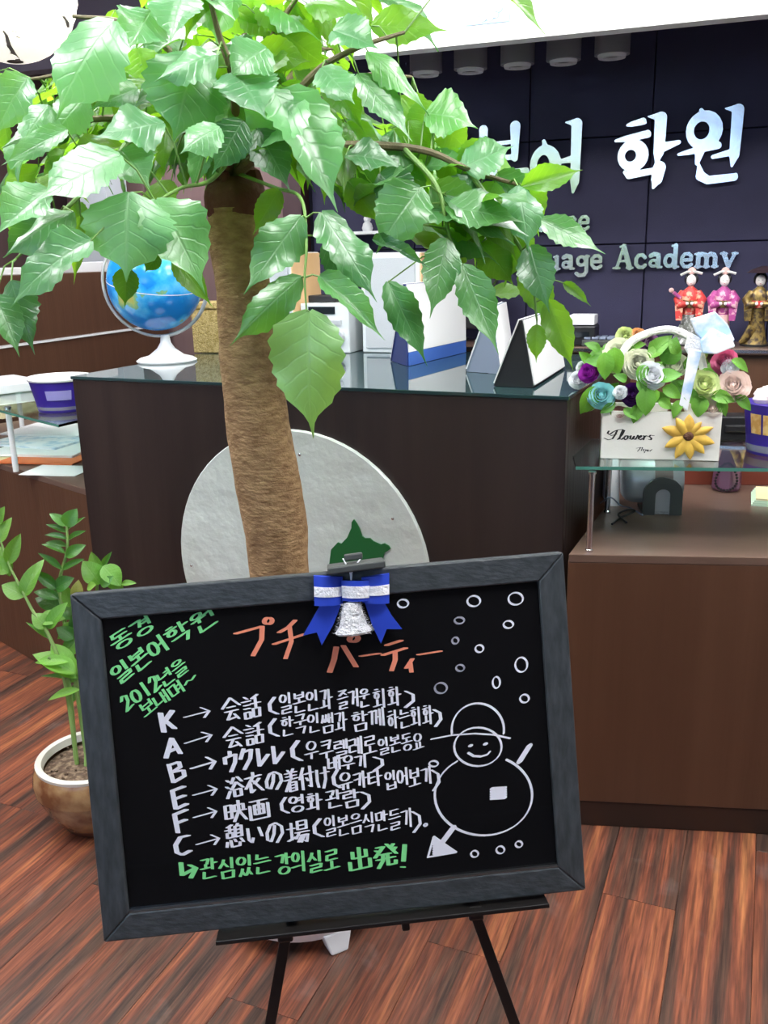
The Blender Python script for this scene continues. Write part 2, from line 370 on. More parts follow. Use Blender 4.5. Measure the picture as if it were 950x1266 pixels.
# navy reception wall with fabric panels
xp = -1.62
wb = struct('wall_back', MB().box(((xp+XR)/2, YW+.06, ZC/2), (XR-xp, .1, ZC)), M['navygap'])
xs = [-1.59, -1.15, -.695, -.255, .185, .625, 1.065, 1.505, 1.945, XR]
zs = [.0, .36, .72, 1.095, 1.475, 1.85, 2.22, ZC]
for a, b in zip(xs, xs[1:]):
    for c, d in zip(zs, zs[1:]):
        MB().box(((a+b)/2, YW, (c+d)/2), (b-a-.004, .03, d-c-.004)).build('wall_panel', M['navy'], wb, bevel=.0025)
struct('trim_1', MB().box((-1.655, YW+.03, ZC/2), (.085, .2, ZC)), M['post'])
# soffit and white fascia over the reception
XS = onY(205, 30, 2.89).x
soff = struct('trim_2', MB().box(((XS+XR)/2, (2.93+YW)/2, 2.36), (XR-XS, YW-2.93-.02, .04)), M['soffit'])
zf = 2.046
fas = struct('trim_3', MB().box(((XS+XR)/2, 2.89, (zf+ZC)/2), (XR-XS, .06, ZC-zf)), M['fascia'])
struct('trim_5', MB().box(((XL-1.7)/2, 4.15, 2.565), (-1.7-XL, .1, .36)), M['walldp'])
struct('trim_4', MB().box((-3.62, 5.0, ZC/2), (.22, .22, ZC)), M['greyblue'])

# fascia label: pale blue plate with white wavy mark
c0, c1, c2, c3 = [onY(x, y, 2.857) for x, y in ((577, 8), (632, 2), (630, 26), (576, 32))]
st = thing('fascia_sticker', 'small pale blue label with white lettering on the white fascia', 'label', (c0+c1+c2+c3)/4)
MB().prism([c0, c1, c2, c3], (0, .003, 0)).build('plate', mat('pale_blue_film', (.42, .62, .90), .5), st)
for k_, (u_, v_, r_) in enumerate([(.20, .62, .14), (.30, .35, .16), (.45, .32, .16), (.60, .30, .15), (.74, .28, .13), (.40, .70, .13), (.55, .68, .14), (.68, .62, .10)]):
    p_ = c0+(c1-c0)*u_+(c3-c0)*v_; q__ = (c3-c0).length*r_*1.5
    MB().lathe(p_-Vector((0, .0005+.0002*k_, 0)), [(q__, 0), (q__*.9, .001)], 12, axis=(0, -1, 0)).build('white_print', M['whitepl'], st)

# ------------------------------------------------------------------ strokes: nib and ribbon lettering
def hull(p):
    p = sorted(set((round(a, 6), round(b, 6)) for a, b in p))
    if len(p) < 3: return p
    def half(q):
        h = []
        for c in q:
            while len(h) > 1 and (h[-1][0]-h[-2][0])*(c[1]-h[-2][1])-(h[-1][1]-h[-2][1])*(c[0]-h[-2][0]) <= 0: h.pop()
            h.append(c)
        return h[:-1]
    return half(p)+half(p[::-1])
def ell(cx, cy, rx, ry, n=12, a0=0, a1=360): return [(cx+rx*math.cos(R(a0+(a1-a0)*i/n)), cy+ry*math.sin(R(a0+(a1-a0)*i/n))) for i in range(n+1)]
def g10(*s): return [[(x/10, y/10) for x, y in q] for q in s]
CJ = {
 'ㄱ': [[(0, .05), (1, .0), (.75, 1)]], 'ㄴ': [[(.05, 0), (.0, .9), (1, .85)]], 'ㄷ': [[(0, .05), (1, 0)], [(.05, .05), (0, .95), (1, .9)]],
 'ㄹ': [[(0, .05), (1, 0), (.95, .45), (.05, .5), (0, 1), (1, .95)]], 'ㅁ': [[(0, 0), (.05, 1)], [(0, .05), (1, 0), (.95, 1), (.05, 1)]],
 'ㅂ': [[(0, 0), (0, 1)], [(1, 0), (1, 1)], [(0, .5), (1, .45)], [(0, 1), (1, .98)]], 'ㅅ': [[(.55, 0), (.4, .5), (0, 1)], [(.5, .4), (1, 1)]],
 'ㅇ': [ell(.5, .5, .48, .5)], 'ㅈ': [[(0, .05), (1, 0), (0, 1)], [(.55, .45), (1, 1)]], 'ㅊ': [[(.4, -.1), (.6, .1)], [(0, .3), (1, .25), (0, 1)], [(.55, .55), (1, 1)]],
 'ㅋ': [[(0, .05), (1, 0), (.75, 1)], [(.05, .5), (.9, .42)]], 'ㅌ': [[(0, .05), (1, 0)], [(0, .5), (.9, .45)], [(.05, .05), (0, .95), (1, .9)]],
 'ㅍ': [[(0, .05), (1, 0)], [(.3, .05), (.33, .95)], [(.7, .05), (.67, .95)], [(0, 1), (1, .92)]],
 'ㅎ': [[(.3, -.08), (.7, -.1)], [(0, .25), (1, .18)], ell(.5, .68, .34, .32)]}
def two(a): return [[(x*.45, y) for x, y in s] for s in CJ[a]]+[[(x*.45+.55, y) for x, y in s] for s in CJ[a]]
CJ['ㄲ'], CJ['ㅃ'], CJ['ㅆ'], CJ['ㄸ'], CJ['ㅉ'] = two('ㄱ'), two('ㅂ'), two('ㅅ'), two('ㄷ'), two('ㅈ')
LC = 'ㄱㄲㄴㄷㄸㄹㅁㅂㅃㅅㅆㅇㅈㅉㅊㅋㅌㅍㅎ'; VC = 'ㅏㅐㅑㅒㅓㅔㅕㅖㅗㅘㅙㅚㅛㅜㅝㅞㅟㅠㅡㅢㅣ'; TC = ' ㄱㄲㄳㄴㄵㄶㄷㄹㄺㄻㄼㄽㄾㄿㅀㅁㅂㅄㅅㅆㅇㅈㅊㅋㅌㅍㅎ'
VV = {'ㅏ': [[(.3, 0), (.3, 1)], [(.3, .45), (1, .42)]], 'ㅐ': [[(.1, .05), (.1, .95)], [(.8, 0), (.8, 1)], [(.1, .5), (.8, .46)]], 'ㅑ': [[(.3, 0), (.3, 1)], [(.3, .33), (1, .3)], [(.3, .62), (1, .6)]],
      'ㅓ': [[(.7, 0), (.7, 1)], [(-.1, .48), (.7, .44)]], 'ㅔ': [[(.35, .05), (.35, .95)], [(.9, 0), (.9, 1)], [(-.25, .48), (.35, .45)]], 'ㅕ': [[(.7, 0), (.7, 1)], [(-.1, .33), (.7, .3)], [(-.1, .62), (.7, .58)]],
      'ㅣ': [[(.5, 0), (.5, 1)]]}
VH = {'ㅗ': [[(.5, 0), (.5, .8)], [(0, .9), (1, .8)]], 'ㅜ': [[(0, .3), (1, .2)], [(.5, .25), (.48, 1)]], 'ㅡ': [[(0, .55), (1, .45)]], 'ㅛ': [[(.33, 0), (.33, .8)], [(.67, 0), (.67, .8)], [(0, .9), (1, .8)]],
      'ㅠ': [[(0, .3), (1, .2)], [(.33, .25), (.3, 1)], [(.67, .25), (.67, 1)]]}
VX = {'ㅘ': ('ㅗ', 'ㅏ'), 'ㅝ': ('ㅜ', 'ㅓ'), 'ㅢ': ('ㅡ', 'ㅣ'), 'ㅚ': ('ㅗ', 'ㅣ'), 'ㅟ': ('ㅜ', 'ㅣ')}
def bx(st_, x0, y0, x1, y1): return [[(x0+x*(x1-x0), y0+y*(y1-y0)) for x, y in s] for s in st_]
def hangul(c):
    k = ord(c)-0xAC00; l, v, t_ = LC[k//588], VC[k % 588//28], TC[k % 28]; T = t_ != ' '; o = []
    H = .55 if T else 1
    if v in VV: o += bx(CJ[l], 0, .08*H, .52, .80*H)+bx(VV[v], .60, 0, 1, H*.98)
    elif v in VH:
        o += bx(CJ[l], .15, 0, .85, .48*H)+bx(VH[v], 0, .55*H, 1, .98*H)
    else:
        a, b = VX[v]; o += bx(CJ[l], .05, 0, .5, .45*H)+bx(VH[a], 0, .5*H, .6, .9*H)+bx(VV[b], .62, 0, 1, H)
    if T: o += bx(CJ[t_], .15, .66, .9, 1.02)
    return o
GL = {
 '会': g10([(5, 0), (0, 4)], [(5, 0), (10, 4)], [(3, 4), (7, 4)], [(1.5, 5.8), (8.5, 5.8)], [(5, 5.8), (2.5, 9.3), (8, 8.8)], [(6.5, 7.3), (8.8, 9.8)]),
 '話': g10([(1.5, 0), (3, 1)], [(0, 2), (4.5, 2)], [(1, 3.7), (4, 3.7)], [(1, 5.2), (4, 5.2)], [(1, 6.8), (1, 9.5)], [(1, 6.8), (4, 6.8), (4, 9.5), (1, 9.5)], [(9, 0), (5.5, 1.3)], [(5, 3.5), (10, 3.5)], [(7.5, 1), (7.5, 5.8)], [(5.8, 9.5), (5.8, 5.8), (9.5, 5.8), (9.2, 9.5), (5.8, 9.5)]),
 '浴': g10([(.8, 1), (2, 2)], [(.2, 4), (1.5, 5)], [(0, 9.5), (2, 6.5)], [(5, .5), (3.2, 3)], [(7.2, .5), (9.5, 3)], [(6.2, 2.8), (2.8, 6)], [(6.2, 2.8), (10, 6)], [(4.5, 6.3), (4.5, 9.5), (8.5, 9.5), (8.5, 6.3), (4.5, 6.3)]),
 '衣': g10([(5, 0), (5, 1.8)], [(.5, 2.2), (9.5, 2)], [(5, 2), (0, 7)], [(3, 5), (3, 9.3), (5, 8.3)], [(8.5, 3.5), (5.5, 5.5)], [(4.5, 3.8), (10, 9.5)]),
 'の': [[(.52, .2), (.45, .55), (.25, .85), (.05, .75), (.05, .45), (.28, .15), (.6, .1), (.92, .3), (.95, .6), (.6, .95)]],
 '着': g10([(3, 0), (3.8, 1)], [(7, 0), (6, 1)], [(1, 1.5), (9, 1.5)], [(1.5, 3), (8.5, 3)], [(0, 4.5), (10, 4.5)], [(5, 1.5), (5, 4.5)], [(4.5, 4.5), (.5, 9.5)], [(3.5, 6), (3.5, 10), (8.3, 10), (8.3, 6), (3.5, 6)], [(3.5, 7.3), (8.3, 7.3)], [(3.5, 8.7), (8.3, 8.7)]),
 '付': g10([(3, 0), (0, 5)], [(1.8, 3), (1.8, 10)], [(4, 3.2), (10, 3)], [(8, 0), (8, 9.5), (6.5, 8.8)], [(5, 5), (6, 6.5)]),
 'け': g10([(1, 1), (.7, 6), (1.5, 9)], [(4, 3), (9.5, 3)], [(7, .5), (7, 6), (5, 10)]),
 '映': g10([(0, 1.5), (0, 8), (3, 8), (3, 1.5), (0, 1.5)], [(0, 4.7), (3, 4.7)], [(4.5, 2), (4.5, 5)], [(4.5, 2), (9, 2), (9, 5)], [(3.8, 5), (10, 5)], [(6.7, 0), (6.7, 5), (4, 10)], [(6.7, 5), (10, 10)]),
 '画': g10([(1, .5), (9, .5)], [(5, .5), (5, 7.2)], [(2.8, 2.5), (2.8, 7.2), (7.2, 7.2), (7.2, 2.5), (2.8, 2.5)], [(2.8, 4.8), (7.2, 4.8)], [(.5, 2.5), (.5, 9.5), (9.5, 9.5), (9.5, 2.5)]),
 '憩': g10([(3.8, 0), (1, .8)], [(0, 2), (4.5, 2)], [(2.3, .8), (2.3, 3.3)], [(.7, 3.3), (4, 3.3), (4, 5.3), (.7, 5.3), (.7, 3.3)], [(7.3, 0), (6.5, .9)], [(5.5, 1), (5.5, 5.5), (9.2, 5.5), (9.2, 1), (5.5, 1)], [(5.5, 2.5), (9.2, 2.5)], [(5.5, 4), (9.2, 4)], [(.5, 7), (0, 9)], [(2.5, 6.5), (3, 9.5), (7.5, 9.5), (7.8, 8)], [(4.8, 6.3), (5.5, 7.5)], [(8.5, 6.5), (9.8, 8.2)]),
 'い': g10([(1, 2), (1.3, 7), (3, 8.3), (3.8, 6.5)], [(7.5, 2.5), (9, 6.5)]),
 '場': g10([(0, 3), (3.5, 3)], [(1.8, .5), (1.8, 8)], [(0, 8.3), (3.8, 7)], [(4.8, .3), (4.8, 4), (9, 4), (9, .3), (4.8, .3)], [(4.8, 2.2), (9, 2.2)], [(3.8, 5.3), (10, 5.3)], [(5.5, 5.3), (3.8, 8)], [(5, 6.7), (9.5, 6.7), (8.8, 10), (8, 9.3)], [(6.5, 6.8), (4.8, 9.5)], [(8, 6.8), (6.2, 9.8)]),
 '出': g10([(5, 0), (5, 9.5)], [(2, 1.5), (2, 4.5), (8, 4.5), (8, 1.5)], [(.5, 5.8), (.5, 9.5), (9.5, 9.5), (9.5, 5.8)]),
 '発': g10([(1.5, .8), (4.5, .8), (.3, 5)], [(1, 2), (2.2, 3)], [(6, 0), (10, 5)], [(7.5, 2), (9, .5)], [(8.7, 3.4), (9.9, 2.2)], [(2.8, 4.3), (7.3, 4.3)], [(1.2, 6.3), (9, 6.3)], [(4, 4.3), (3.8, 7), (1.5, 10)], [(6, 4.3), (6, 9.5), (9.3, 9.5), (9.5, 8)]),
 'ウ': g10([(5, 0), (5, 2)], [(1, 5.5), (1, 2.5), (9, 2.1), (8, 6), (4.5, 10)]), 'ク': g10([(3.5, 0), (.5, 4.5)], [(3.2, 1.5), (8.8, 1.2), (7.5, 5.5), (2.5, 10)]), 'レ': g10([(1.5, .5), (1.5, 9), (8.5, 4.5)]),
 'プ': g10([(0, 2.2), (7.5, 1.5), (7, 5.5), (4.2, 9.8)])+[ell(.93, .02, .11, .10)], 'チ': g10([(7.5, .2), (5, 1.8), (2, 2.6)], [(0, 5.6), (10, 4.8)], [(5.5, 1.5), (5.5, 6), (3, 10.5)]),
 'パ': g10([(3, 2), (2, 6), (.3, 10)], [(5.3, 2), (8.8, 9.8)])+[ell(.88, .02, .14, .11)], 'ー': g10([(0, 5.2), (10, 4.6)]), 'テ': g10([(2, 1), (8.4, .5)], [(0, 4.2), (10, 3.6)], [(5.3, 4), (5, 7), (3, 10.5)]), 'ィ': g10([(9, 3), (1, 7)], [(6, 5), (5.4, 10.5)]),
 'K': g10([(1, .3), (2.2, 10)], [(8.5, .3), (2.2, 5.5)], [(3.5, 4.4), (9, 9.3)]), 'A': g10([(0, 10), (5, 0), (10, 9.2)], [(1.8, 7), (8, 6)]), 'B': g10([(.5, .5), (2, 10)], [(.5, .8), (6.5, .3), (7, 3), (2, 4.8), (8.5, 5), (8.8, 8), (2, 10)]),
 'E': g10([(8, .3), (.5, 1.2), (1.8, 10), (9, 8.8)], [(1, 5.3), (8, 4.6)]), 'F': g10([(9, .2), (.5, 1.2), (1.8, 10)], [(1, 5.5), (8, 4.8)]), 'C': g10([(9, .6), (4, .6), (.6, 4), (1, 8), (4, 9.8), (9, 8.6)]),
 '2': g10([(1, 2.5), (4, 0), (8, 1.5), (7, 5), (0, 10), (9, 9.2)]), '0': [ell(.5, .5, .42, .42)], '1': g10([(5, 0), (5, 10)]),
 '(': g10([(8, 0), (2.5, 3), (2.5, 7), (9, 10)]), ')': g10([(1, 0), (7.5, 3), (7.5, 7), (0, 10)]), '→': g10([(0, 6), (10, 4.2)], [(6.8, .5), (10, 4.2), (7.8, 8.5)]),
 '↳': g10([(1, 0), (1, 7), (8.5, 4.5)], [(5.5, 2.2), (8.7, 4.6), (5.5, 9.5)]), '~': g10([(0, 7), (3, 4), (6, 6), (10, 3)]), '!': g10([(7, 0), (4.5, 7)], [(3, 9.5), (4, 9.7)]), '・': [ell(.5, .7, .2, .2)],
}
rj = random.Random(3)
def glyph(c):
    if 0xAC00 <= ord(c) <= 0xD7A3: return hangul(c)
    return GL.get(c, [])

# ================================================================== BLACK SIGNBOARD ON EASEL
q = [(86, 735), (697, 683), (723, 1101), (126, 1166)]
import itertools
def solve3(c1, c2, c3, b):
    m3 = Matrix((c1, c2, c3)).transposed(); return m3.inverted() @ b
r4 = [ray(*p) for p in q]
dd = solve3(r4[1], -r4[2], r4[3], r4[0])
SB = 1.25
P0 = CAM+r4[0]*SB; P1 = CAM+r4[1]*SB*dd[0]; P3 = CAM+r4[3]*SB*dd[2]
EX = (P1-P0).normalized(); BW = (P1-P0).length
EY = (P3-P0); EY = (EY-EX*EY.dot(EX)).normalized(); BH = (P3-P0).dot(EY)
EN = EX.cross(EY)                       # points away from the viewer
if EN.dot(AF) < 0: EN = -EN
def bl(px, py):
    p = onP(px, py, P0, EN)-P0; return (p.dot(EX), p.dot(EY))
def bp(u, v, out=0): return P0+EX*u+EY*v-EN*out
board = thing('menu_signboard', 'large black signboard with handwritten white, green and orange writing in a dark wooden frame', 'sign', bp(BW/2, BH))
fw, ft = .0385, .022
def rail(a, b, c, d, mt):
    base = [bp(u, v, 0)+EN*ft for u, v in (a, b, c, d)]; sl = .004
    cu = sum(p[0] for p in (a, b, c, d))/4; cv = sum(p[1] for p in (a, b, c, d))/4
    top = [bp(u, v, 0) for u, v in (a, b, c, d)]
    m_ = MB(); vs_ = base+top; m_.add(vs_, [(0, 1, 2, 3), (7, 6, 5, 4), (0, 4, 5, 1), (1, 5, 6, 2), (2, 6, 7, 3), (3, 7, 4, 0)])
    o = m_.build('frame_rail', mt, board, bevel=.0025)
    bm = bmesh.new(); bm.from_mesh(o.data); bmesh.ops.recalc_face_normals(bm, faces=bm.faces); bm.to_mesh(o.data); bm.free()
rail((0, 0), (BW, 0), (BW-fw, fw), (fw, fw), M['blackframe'])
rail((BW, 0), (BW, BH), (BW-fw, BH-fw), (BW-fw, fw), M['blackframev'])
rail((BW, BH), (0, BH), (fw, BH-fw), (BW-fw, BH-fw), M['blackframe'])
rail((0, BH), (0, 0), (fw, fw), (fw, BH-fw), M['blackframev'])
PD = -.007   # panel face sits 7 mm behind the frame face
MB().box(bp(BW/2, BH/2, PD-.003), (BW-2*fw+.004, BH-2*fw+.004, .006), EX, EY, EN).build('black_panel', M['boardblack'], board)
MB().box(bp(BW/2, BH-fw-.0012, PD+.003), (BW-2*fw, .0022, .006), EX, EY, EN).build('edge_trim', M['trimsil'], board)
INK = []
def ink(col, kind):
    mb = MB(); INK.append((col, kind, mb)); return mb
def seg(mb, a, b, nib, r, lift):
    pts = []
    for p in (a, b):
        for s in (-1, 1):
            for k in range(6): pts.append((p[0]+s*nib[0]+r*math.cos(k*math.pi/3), p[1]+s*nib[1]+r*math.sin(k*math.pi/3)))
    h = hull(pts); 
    mb.add([bp(u, v, PD+lift) for u, v in h], [tuple(range(len(h)))])
def stroke(mb, pts, nib, r, lift=.0006):
    for a, b in zip(pts, pts[1:]): seg(mb, a, b, nib, r, lift+rj.random()*.0002)
def write(col, text, x0, y0, x1, y1, h, w=.0016, cw=.86, part='lettering', rot=True):
    """text between the pixel-measured centre points (x0,y0)-(x1,y1) on the board, glyph height h (board px)"""
    a, b = Vector(bl(x0, y0)), Vector(bl(x1, y1)); d = b-a; L_ = d.length; d.normalize(); pr = Vector((-d.y, d.x))
    k = .00116; hh = h*k; n = len(text); cell = L_/n
    nib = (d*w*1.0+pr*w*.15); mb = ink(col, part)
    for i, c in enumerate(text):
        o = a+d*(cell*(i+(1-cw)/2)); jx, jy = rj.uniform(-.03, .03), rj.uniform(-.05, .05)
        for s in glyph(c):
            pts = []
            for x, y in s:
                p = o+d*((x+jx)*cell*cw)+pr*((y-.5+jy-(x-.5)*.10)*hh); pts.append((p.x, p.y))
            stroke(mb, pts, (nib.x, nib.y), w*.38)
W_, G_, O_ = 'chalkw', 'chalkg', 'chalko'
for t_, x0, y0, x1, y1, h, w_ in [
 ('K', 195, 894, 218, 892, 24, .0030), ('→', 225, 887, 262, 883, 16, .0014), ('会話', 272, 880, 323, 874, 28, .0016), ('(', 329, 877, 344, 875, 21, .0020), ('일본인과', 345, 871, 412, 866, 24, .0013), ('즐거운', 417, 867, 458, 864, 22, .0013), ('회화', 461, 866, 497, 863, 23, .0013), (')', 500, 865, 516, 864, 20, .0018),
 ('A', 202, 926, 223, 924, 22, .0028), ('→', 225, 919, 264, 912, 16, .0014), ('会話', 274, 914, 327, 908, 26, .0016), ('(', 329, 904, 345, 902, 22, .0020), ('한국인쌤과', 347, 899, 430, 893, 23, .0012), ('함께', 435, 893, 477, 889, 23, .0013), ('하는회화', 479, 891, 537, 886, 23, .0012), (')', 537, 889, 549, 887, 21, .0018),
 ('B', 206, 957, 231, 954, 24, .0024), ('→', 233, 949, 268, 945, 19, .0018), ('ウクレレ', 275, 944, 355, 934, 25, .0022), ('(', 357, 932, 374, 930, 25, .0024), ('우쿠렐레로', 376, 930, 467, 923, 22, .0013), ('일본동요', 468, 924, 525, 917, 20, .0012), ('배우기', 405, 947, 456, 943, 17, .0014), (')', 461, 946, 478, 944, 17, .0018),
 ('E', 210, 989, 233, 987, 26, .0026), ('→', 236, 983, 270, 979, 16, .0014), ('浴衣の', 278, 976, 350, 966, 26, .0018), ('着付け', 350, 968, 409, 961, 27, .0016), ('(', 409, 968, 422, 966, 23, .0020), ('유카타', 418, 969, 474, 963, 21, .0014), ('입어보기', 476, 966, 536, 960, 22, .0013), (')', 534, 966, 547, 964, 26, .0016),
 ('F', 213, 1019, 234, 1017, 26, .0026), ('→', 237, 1011, 270, 1007, 16, .0014), ('映画', 276, 1007, 334, 1000, 25, .0018), ('(', 344, 999, 357, 997, 20, .0018), ('영화', 357, 996, 399, 992, 20, .0016), ('관람', 402, 992, 446, 987, 21, .0015), (')', 446, 991, 461, 989, 21, .0018),
 ('C', 214, 1050, 238, 1047, 24, .0026), ('→', 239, 1044, 272, 1040, 16, .0014), ('憩いの', 278, 1038, 352, 1030, 29, .0017), ('場', 354, 1031, 384, 1028, 28, .0016), ('(', 384, 1029, 401, 1027, 23, .0020), ('일본음식만들기', 401, 1024, 512, 1014, 24, .0012), (')', 510, 1018, 524, 1016, 26, .0016)]:
    write(W_, t_, x0, y0, x1, y1, h, w_)
for t_, x0, y0, x1, y1, h, w_ in [('↳', 219, 1079, 246, 1076, 22, .0026), ('관심있는', 247, 1077, 335, 1070, 24, .0017), ('강의실로', 340, 1071, 420, 1064, 25, .0017), ('出発', 429, 1067, 493, 1059, 28, .0022), ('!', 492, 1063, 508, 1061, 28, .0026),
 ('동경', 134, 798, 189, 769, 19, .0019), ('일본어', 138, 839, 205, 794, 22, .0020), ('학원', 204, 793, 266, 758, 23, .0020), ('2012', 149, 873, 196, 842, 18, .0018), ('년을', 195, 843, 230, 822, 18, .0016), ('보내며', 172, 882, 226, 848, 16, .0015), ('~', 226, 847, 243, 838, 10, .0014)]:
    write(G_, t_, x0, y0, x1, y1, h, w_)
for t_, x0, y0, x1, y1, h, w_ in [('プ', 288, 795, 340, 790, 40, .0026), ('チ', 335, 795, 381, 789, 42, .0024), ('パ', 401, 814, 446, 810, 36, .0030), ('ー', 444, 812, 472, 810, 10, .0022), ('テ', 472, 813, 506, 809, 34, .0026), ('ィ', 500, 822, 514, 819, 20, .0024), ('ー', 515, 810, 548, 807, 12, .0022)]:
    write(O_, t_, x0, y0, x1, y1, h, w_)
# drawing: rings of falling snow and the snowman
def ring(cx, cy, rx, ry, w, col=W_, tilt=0, part='snow_ring', a0=0, a1=360, n=28):
    pts = []
    for x, y in ell(0, 0, rx, ry, n, a0, a1):
        c, s = math.cos(R(tilt)), math.sin(R(tilt)); pts.append(bl(cx+x*c-y*s, cy+x*s+y*c))
    stroke(ink(col, part), pts, (w*.5, -w*.35), w*.55)
for cx, cy, rx, ry, col in [(499, 747, 6.5, 5, W_), (587, 744, 8, 6.5, W_), (639, 741, 9, 7.5, W_), (569, 768, 6, 4, 'chalkd'), (630, 773, 6, 4.5, W_), (564, 793, 4, 4, 'chalkd'), (594, 803, 5, 4.5, W_), (570, 827, 5, 4, 'chalkd'), (646, 823, 7.5, 9, W_), (615, 845, 4.5, 7, W_), (650, 865, 5.5, 5, W_), (546, 852, 7.5, 6.5, 'chalkd'),
                            (537, 946, 5.5, 3.5, W_), (588, 1058, 4.5, 4, W_), (620, 1053, 5, 4.5, W_), (643, 1046, 4.2, 3.8, W_), (527, 1022, 2, 1.5, W_)]:
    ring(cx, cy, rx, ry, .0014, col)
S = 'snowman_detail'
ring(592, 904, 32.5, 33, .0016, part='snowman_hat', a0=172, a1=368)
ring(592, 925, 29.5, 24, .0015, part='snowman_head')
ring(599, 985, 60.5, 50, .0017, part='snowman_body', a0=-62, a1=237, n=44)
def line(px, w, part=S, col=W_): stroke(ink(col, part), [bl(*p) for p in px], (w*.5, -w*.3), w*.5)
line([(534, 915.5), (560, 910.5), (588, 908.5), (612, 910), (632, 914.5)], .0015)
for x, y in ((583, 923.5), (601.5, 921.5)): line([(x-1, y), (x+1, y)], .0028)
line([(580, 932.5), (587, 936.5), (596, 937), (604, 934.5), (607, 931)], .0019)
line([(644, 943), (656, 924)], .0052)
line([(561, 1026), (546, 1046)], .0058)
BR_ = ink(W_, 'snowman_broom')
for a in range(8): stroke(BR_, [bl(537, 1037+a*2.9), bl(564-a*3.6, 1056+a*.5)], (.0011, -.0007), .0011)
line([(537, 1037), (530, 1062), (565, 1056), (537, 1037)], .0018)
SB_ = ink(W_, 'snowman_button')
for a in range(5): stroke(SB_, [bl(609, 977+a*3), bl(626, 976+a*3)], (.0015, -.0009), .0015)
for col, part, mb in INK: mb.build(part, M[col], board)

# easel
apex = onP(434, 701, P0+EN*.034, EN)
def legend(px, py):
    p = onP(px, py, apex, EN); d = (p-apex).normalized(); return apex+d*((0-apex.z)/d.z)
fL, fR = legend(345, 1205), legend(613, 1200)
easel = thing('tripod_easel', 'black metal tripod easel holding up the signboard', 'easel', Vector(((fL.x+fR.x)/2, (fL.y+fR.y)/2, 0)))
rear = Vector((-.40, 1.72, 0))
for f in (fL, fR, rear):
    d = (f-apex).normalized(); side = d.cross(EN).normalized() if f is not rear else d.cross(EX).normalized()
    n2_ = d.cross(side)
    mid = (apex+f)/2; ln = (f-apex).length
    MB().box(mid, (.016, .010, ln), side, n2_, d).build('leg', M['blackmetal'], easel, bevel=.002)
    MB().lathe(f, [(.011, 0), (.012, .012), (.009, .03)], 12).build('rubber_foot', M['blackbox'], easel)
la, lb = onP(268, 1155, P3, EN), onP(676, 1109, P3, EN)
dl = (lb-la).normalized()
MB().box((la+lb)/2+EN*.008+EY*.005, ((lb-la).length, .006, .05), dl, EY, EN).build('ledge', M['blackmetal'], easel, bevel=.001)
for px, py in ((352, 1148), (588, 1121), (501, 1134)):
    p = onP(px, py, P3, EN); MB().box(p+EN*.01+EY*.009, (.022 if px != 501 else .012, .02, .03), dl, EY, EN).build('ledge_support', M['blackmetal'], easel, bevel=.003)
c = onP(440, 696, P0, EN)
ca, cb = onP(405, 704, P0, EN), onP(475, 695, P0, EN); dc = (cb-ca).normalized()
MB().box((ca+cb)/2-EN*.002, ((cb-ca).length, .010, .05), dc, EY, EN).build('top_clip', M['darkgrey'], easel, bevel=.002)
MB().box(onP(437, 688, P0, EN)-EN*.002, (.026, .009, .012), dc, EY, EN).build('clip_tab', M['darkgrey'], easel, bevel=.002)

# bow ornament hanging on the frame
bow = thing('bow_ornament', 'blue bow with a white stripe and a white tinsel bell hanging on the signboard frame', 'ornament', onP(436, 748, P0, EN))
def bo(px, py, out=0): return onP(px, py, P0, EN)-EN*out
def bandloop(x0, y0, x1, y1, x2, y2, x3, y3, thick, base, f0, f1, mt, name, puff=.014, end=None):
    """puffed band: TL TR BR BL px corners; f0..f1 fraction of the height"""
    m_ = MB(); n = 10; vs_ = []; fs = []
    for j, f in enumerate((f0, f1)):
        for i in range(n+1):
            s_ = i/n; t = (x0+(x1-x0)*s_, y0+(y1-y0)*s_); b = (x3+(x2-x3)*s_, y3+(y2-y3)*s_)
            pf = puff*(math.sin(math.pi*min(max(s_, .03), .97))**.5)
            vs_.append(bo(t[0]+(b[0]-t[0])*f, t[1]+(b[1]-t[1])*f, base+pf))
    k = n+1
    for i in range(n): fs.append((i, i+k, i+k+1, i+1))
    back = [bo(*p, base-.001) for p in [(x0+(x3-x0)*f0, y0+(y3-y0)*f0), (x1+(x2-x1)*f0, y1+(y2-y1)*f0), (x1+(x2-x1)*f1, y1+(y2-y1)*f1), (x0+(x3-x0)*f1, y0+(y3-y0)*f1)]]
    o_ = len(vs_); vs_ += back
    fs += [tuple([o_]+list(range(0, k))+[o_+1]), tuple([o_+2]+list(range(2*k-1, k-1, -1))+[o_+3]), (o_+3, k, 0, o_), (o_+1, n, 2*k-1, o_+2), (o_, o_+1, o_+2, o_+3)]
    return m_.add(vs_, fs).build(name, mt, bow, smooth=True)
for cor in ((388, 711, 424, 712, 424, 746, 389, 748), (447, 713, 481, 708, 481, 745, 448, 744)):
    lp = bandloop(*cor, .03, .003, 0, 1, M['blue'], 'bow_loop'); bandloop(*cor, .03, .0042, .36, .70, M['whitefoam'], 'white_stripe')
bandloop(422, 716, 457, 716, 456, 741, 423, 741, .03, .010, 0, 1, M['blue'], 'bow_knot', puff=.012); bandloop(422, 716, 457, 716, 456, 741, 423, 741, .03, .0115, .26, .84, M['whitefoam'], 'white_stripe', puff=.012)
MB().prism([bo(*p, .002) for p in [(398, 744), (424, 742), (412, 772), (398, 797), (392, 781), (375, 785)]], -EN*.003).build('ribbon_tail', M['blue'], bow)
MB().prism([bo(*p, .002) for p in [(450, 742), (474, 742), (484, 760), (497, 777), (478, 777), (471, 795), (460, 772)]], -EN*.003).build('ribbon_tail', M['blue'], bow)
bt = bo(434, 741, .014); kk = .00116
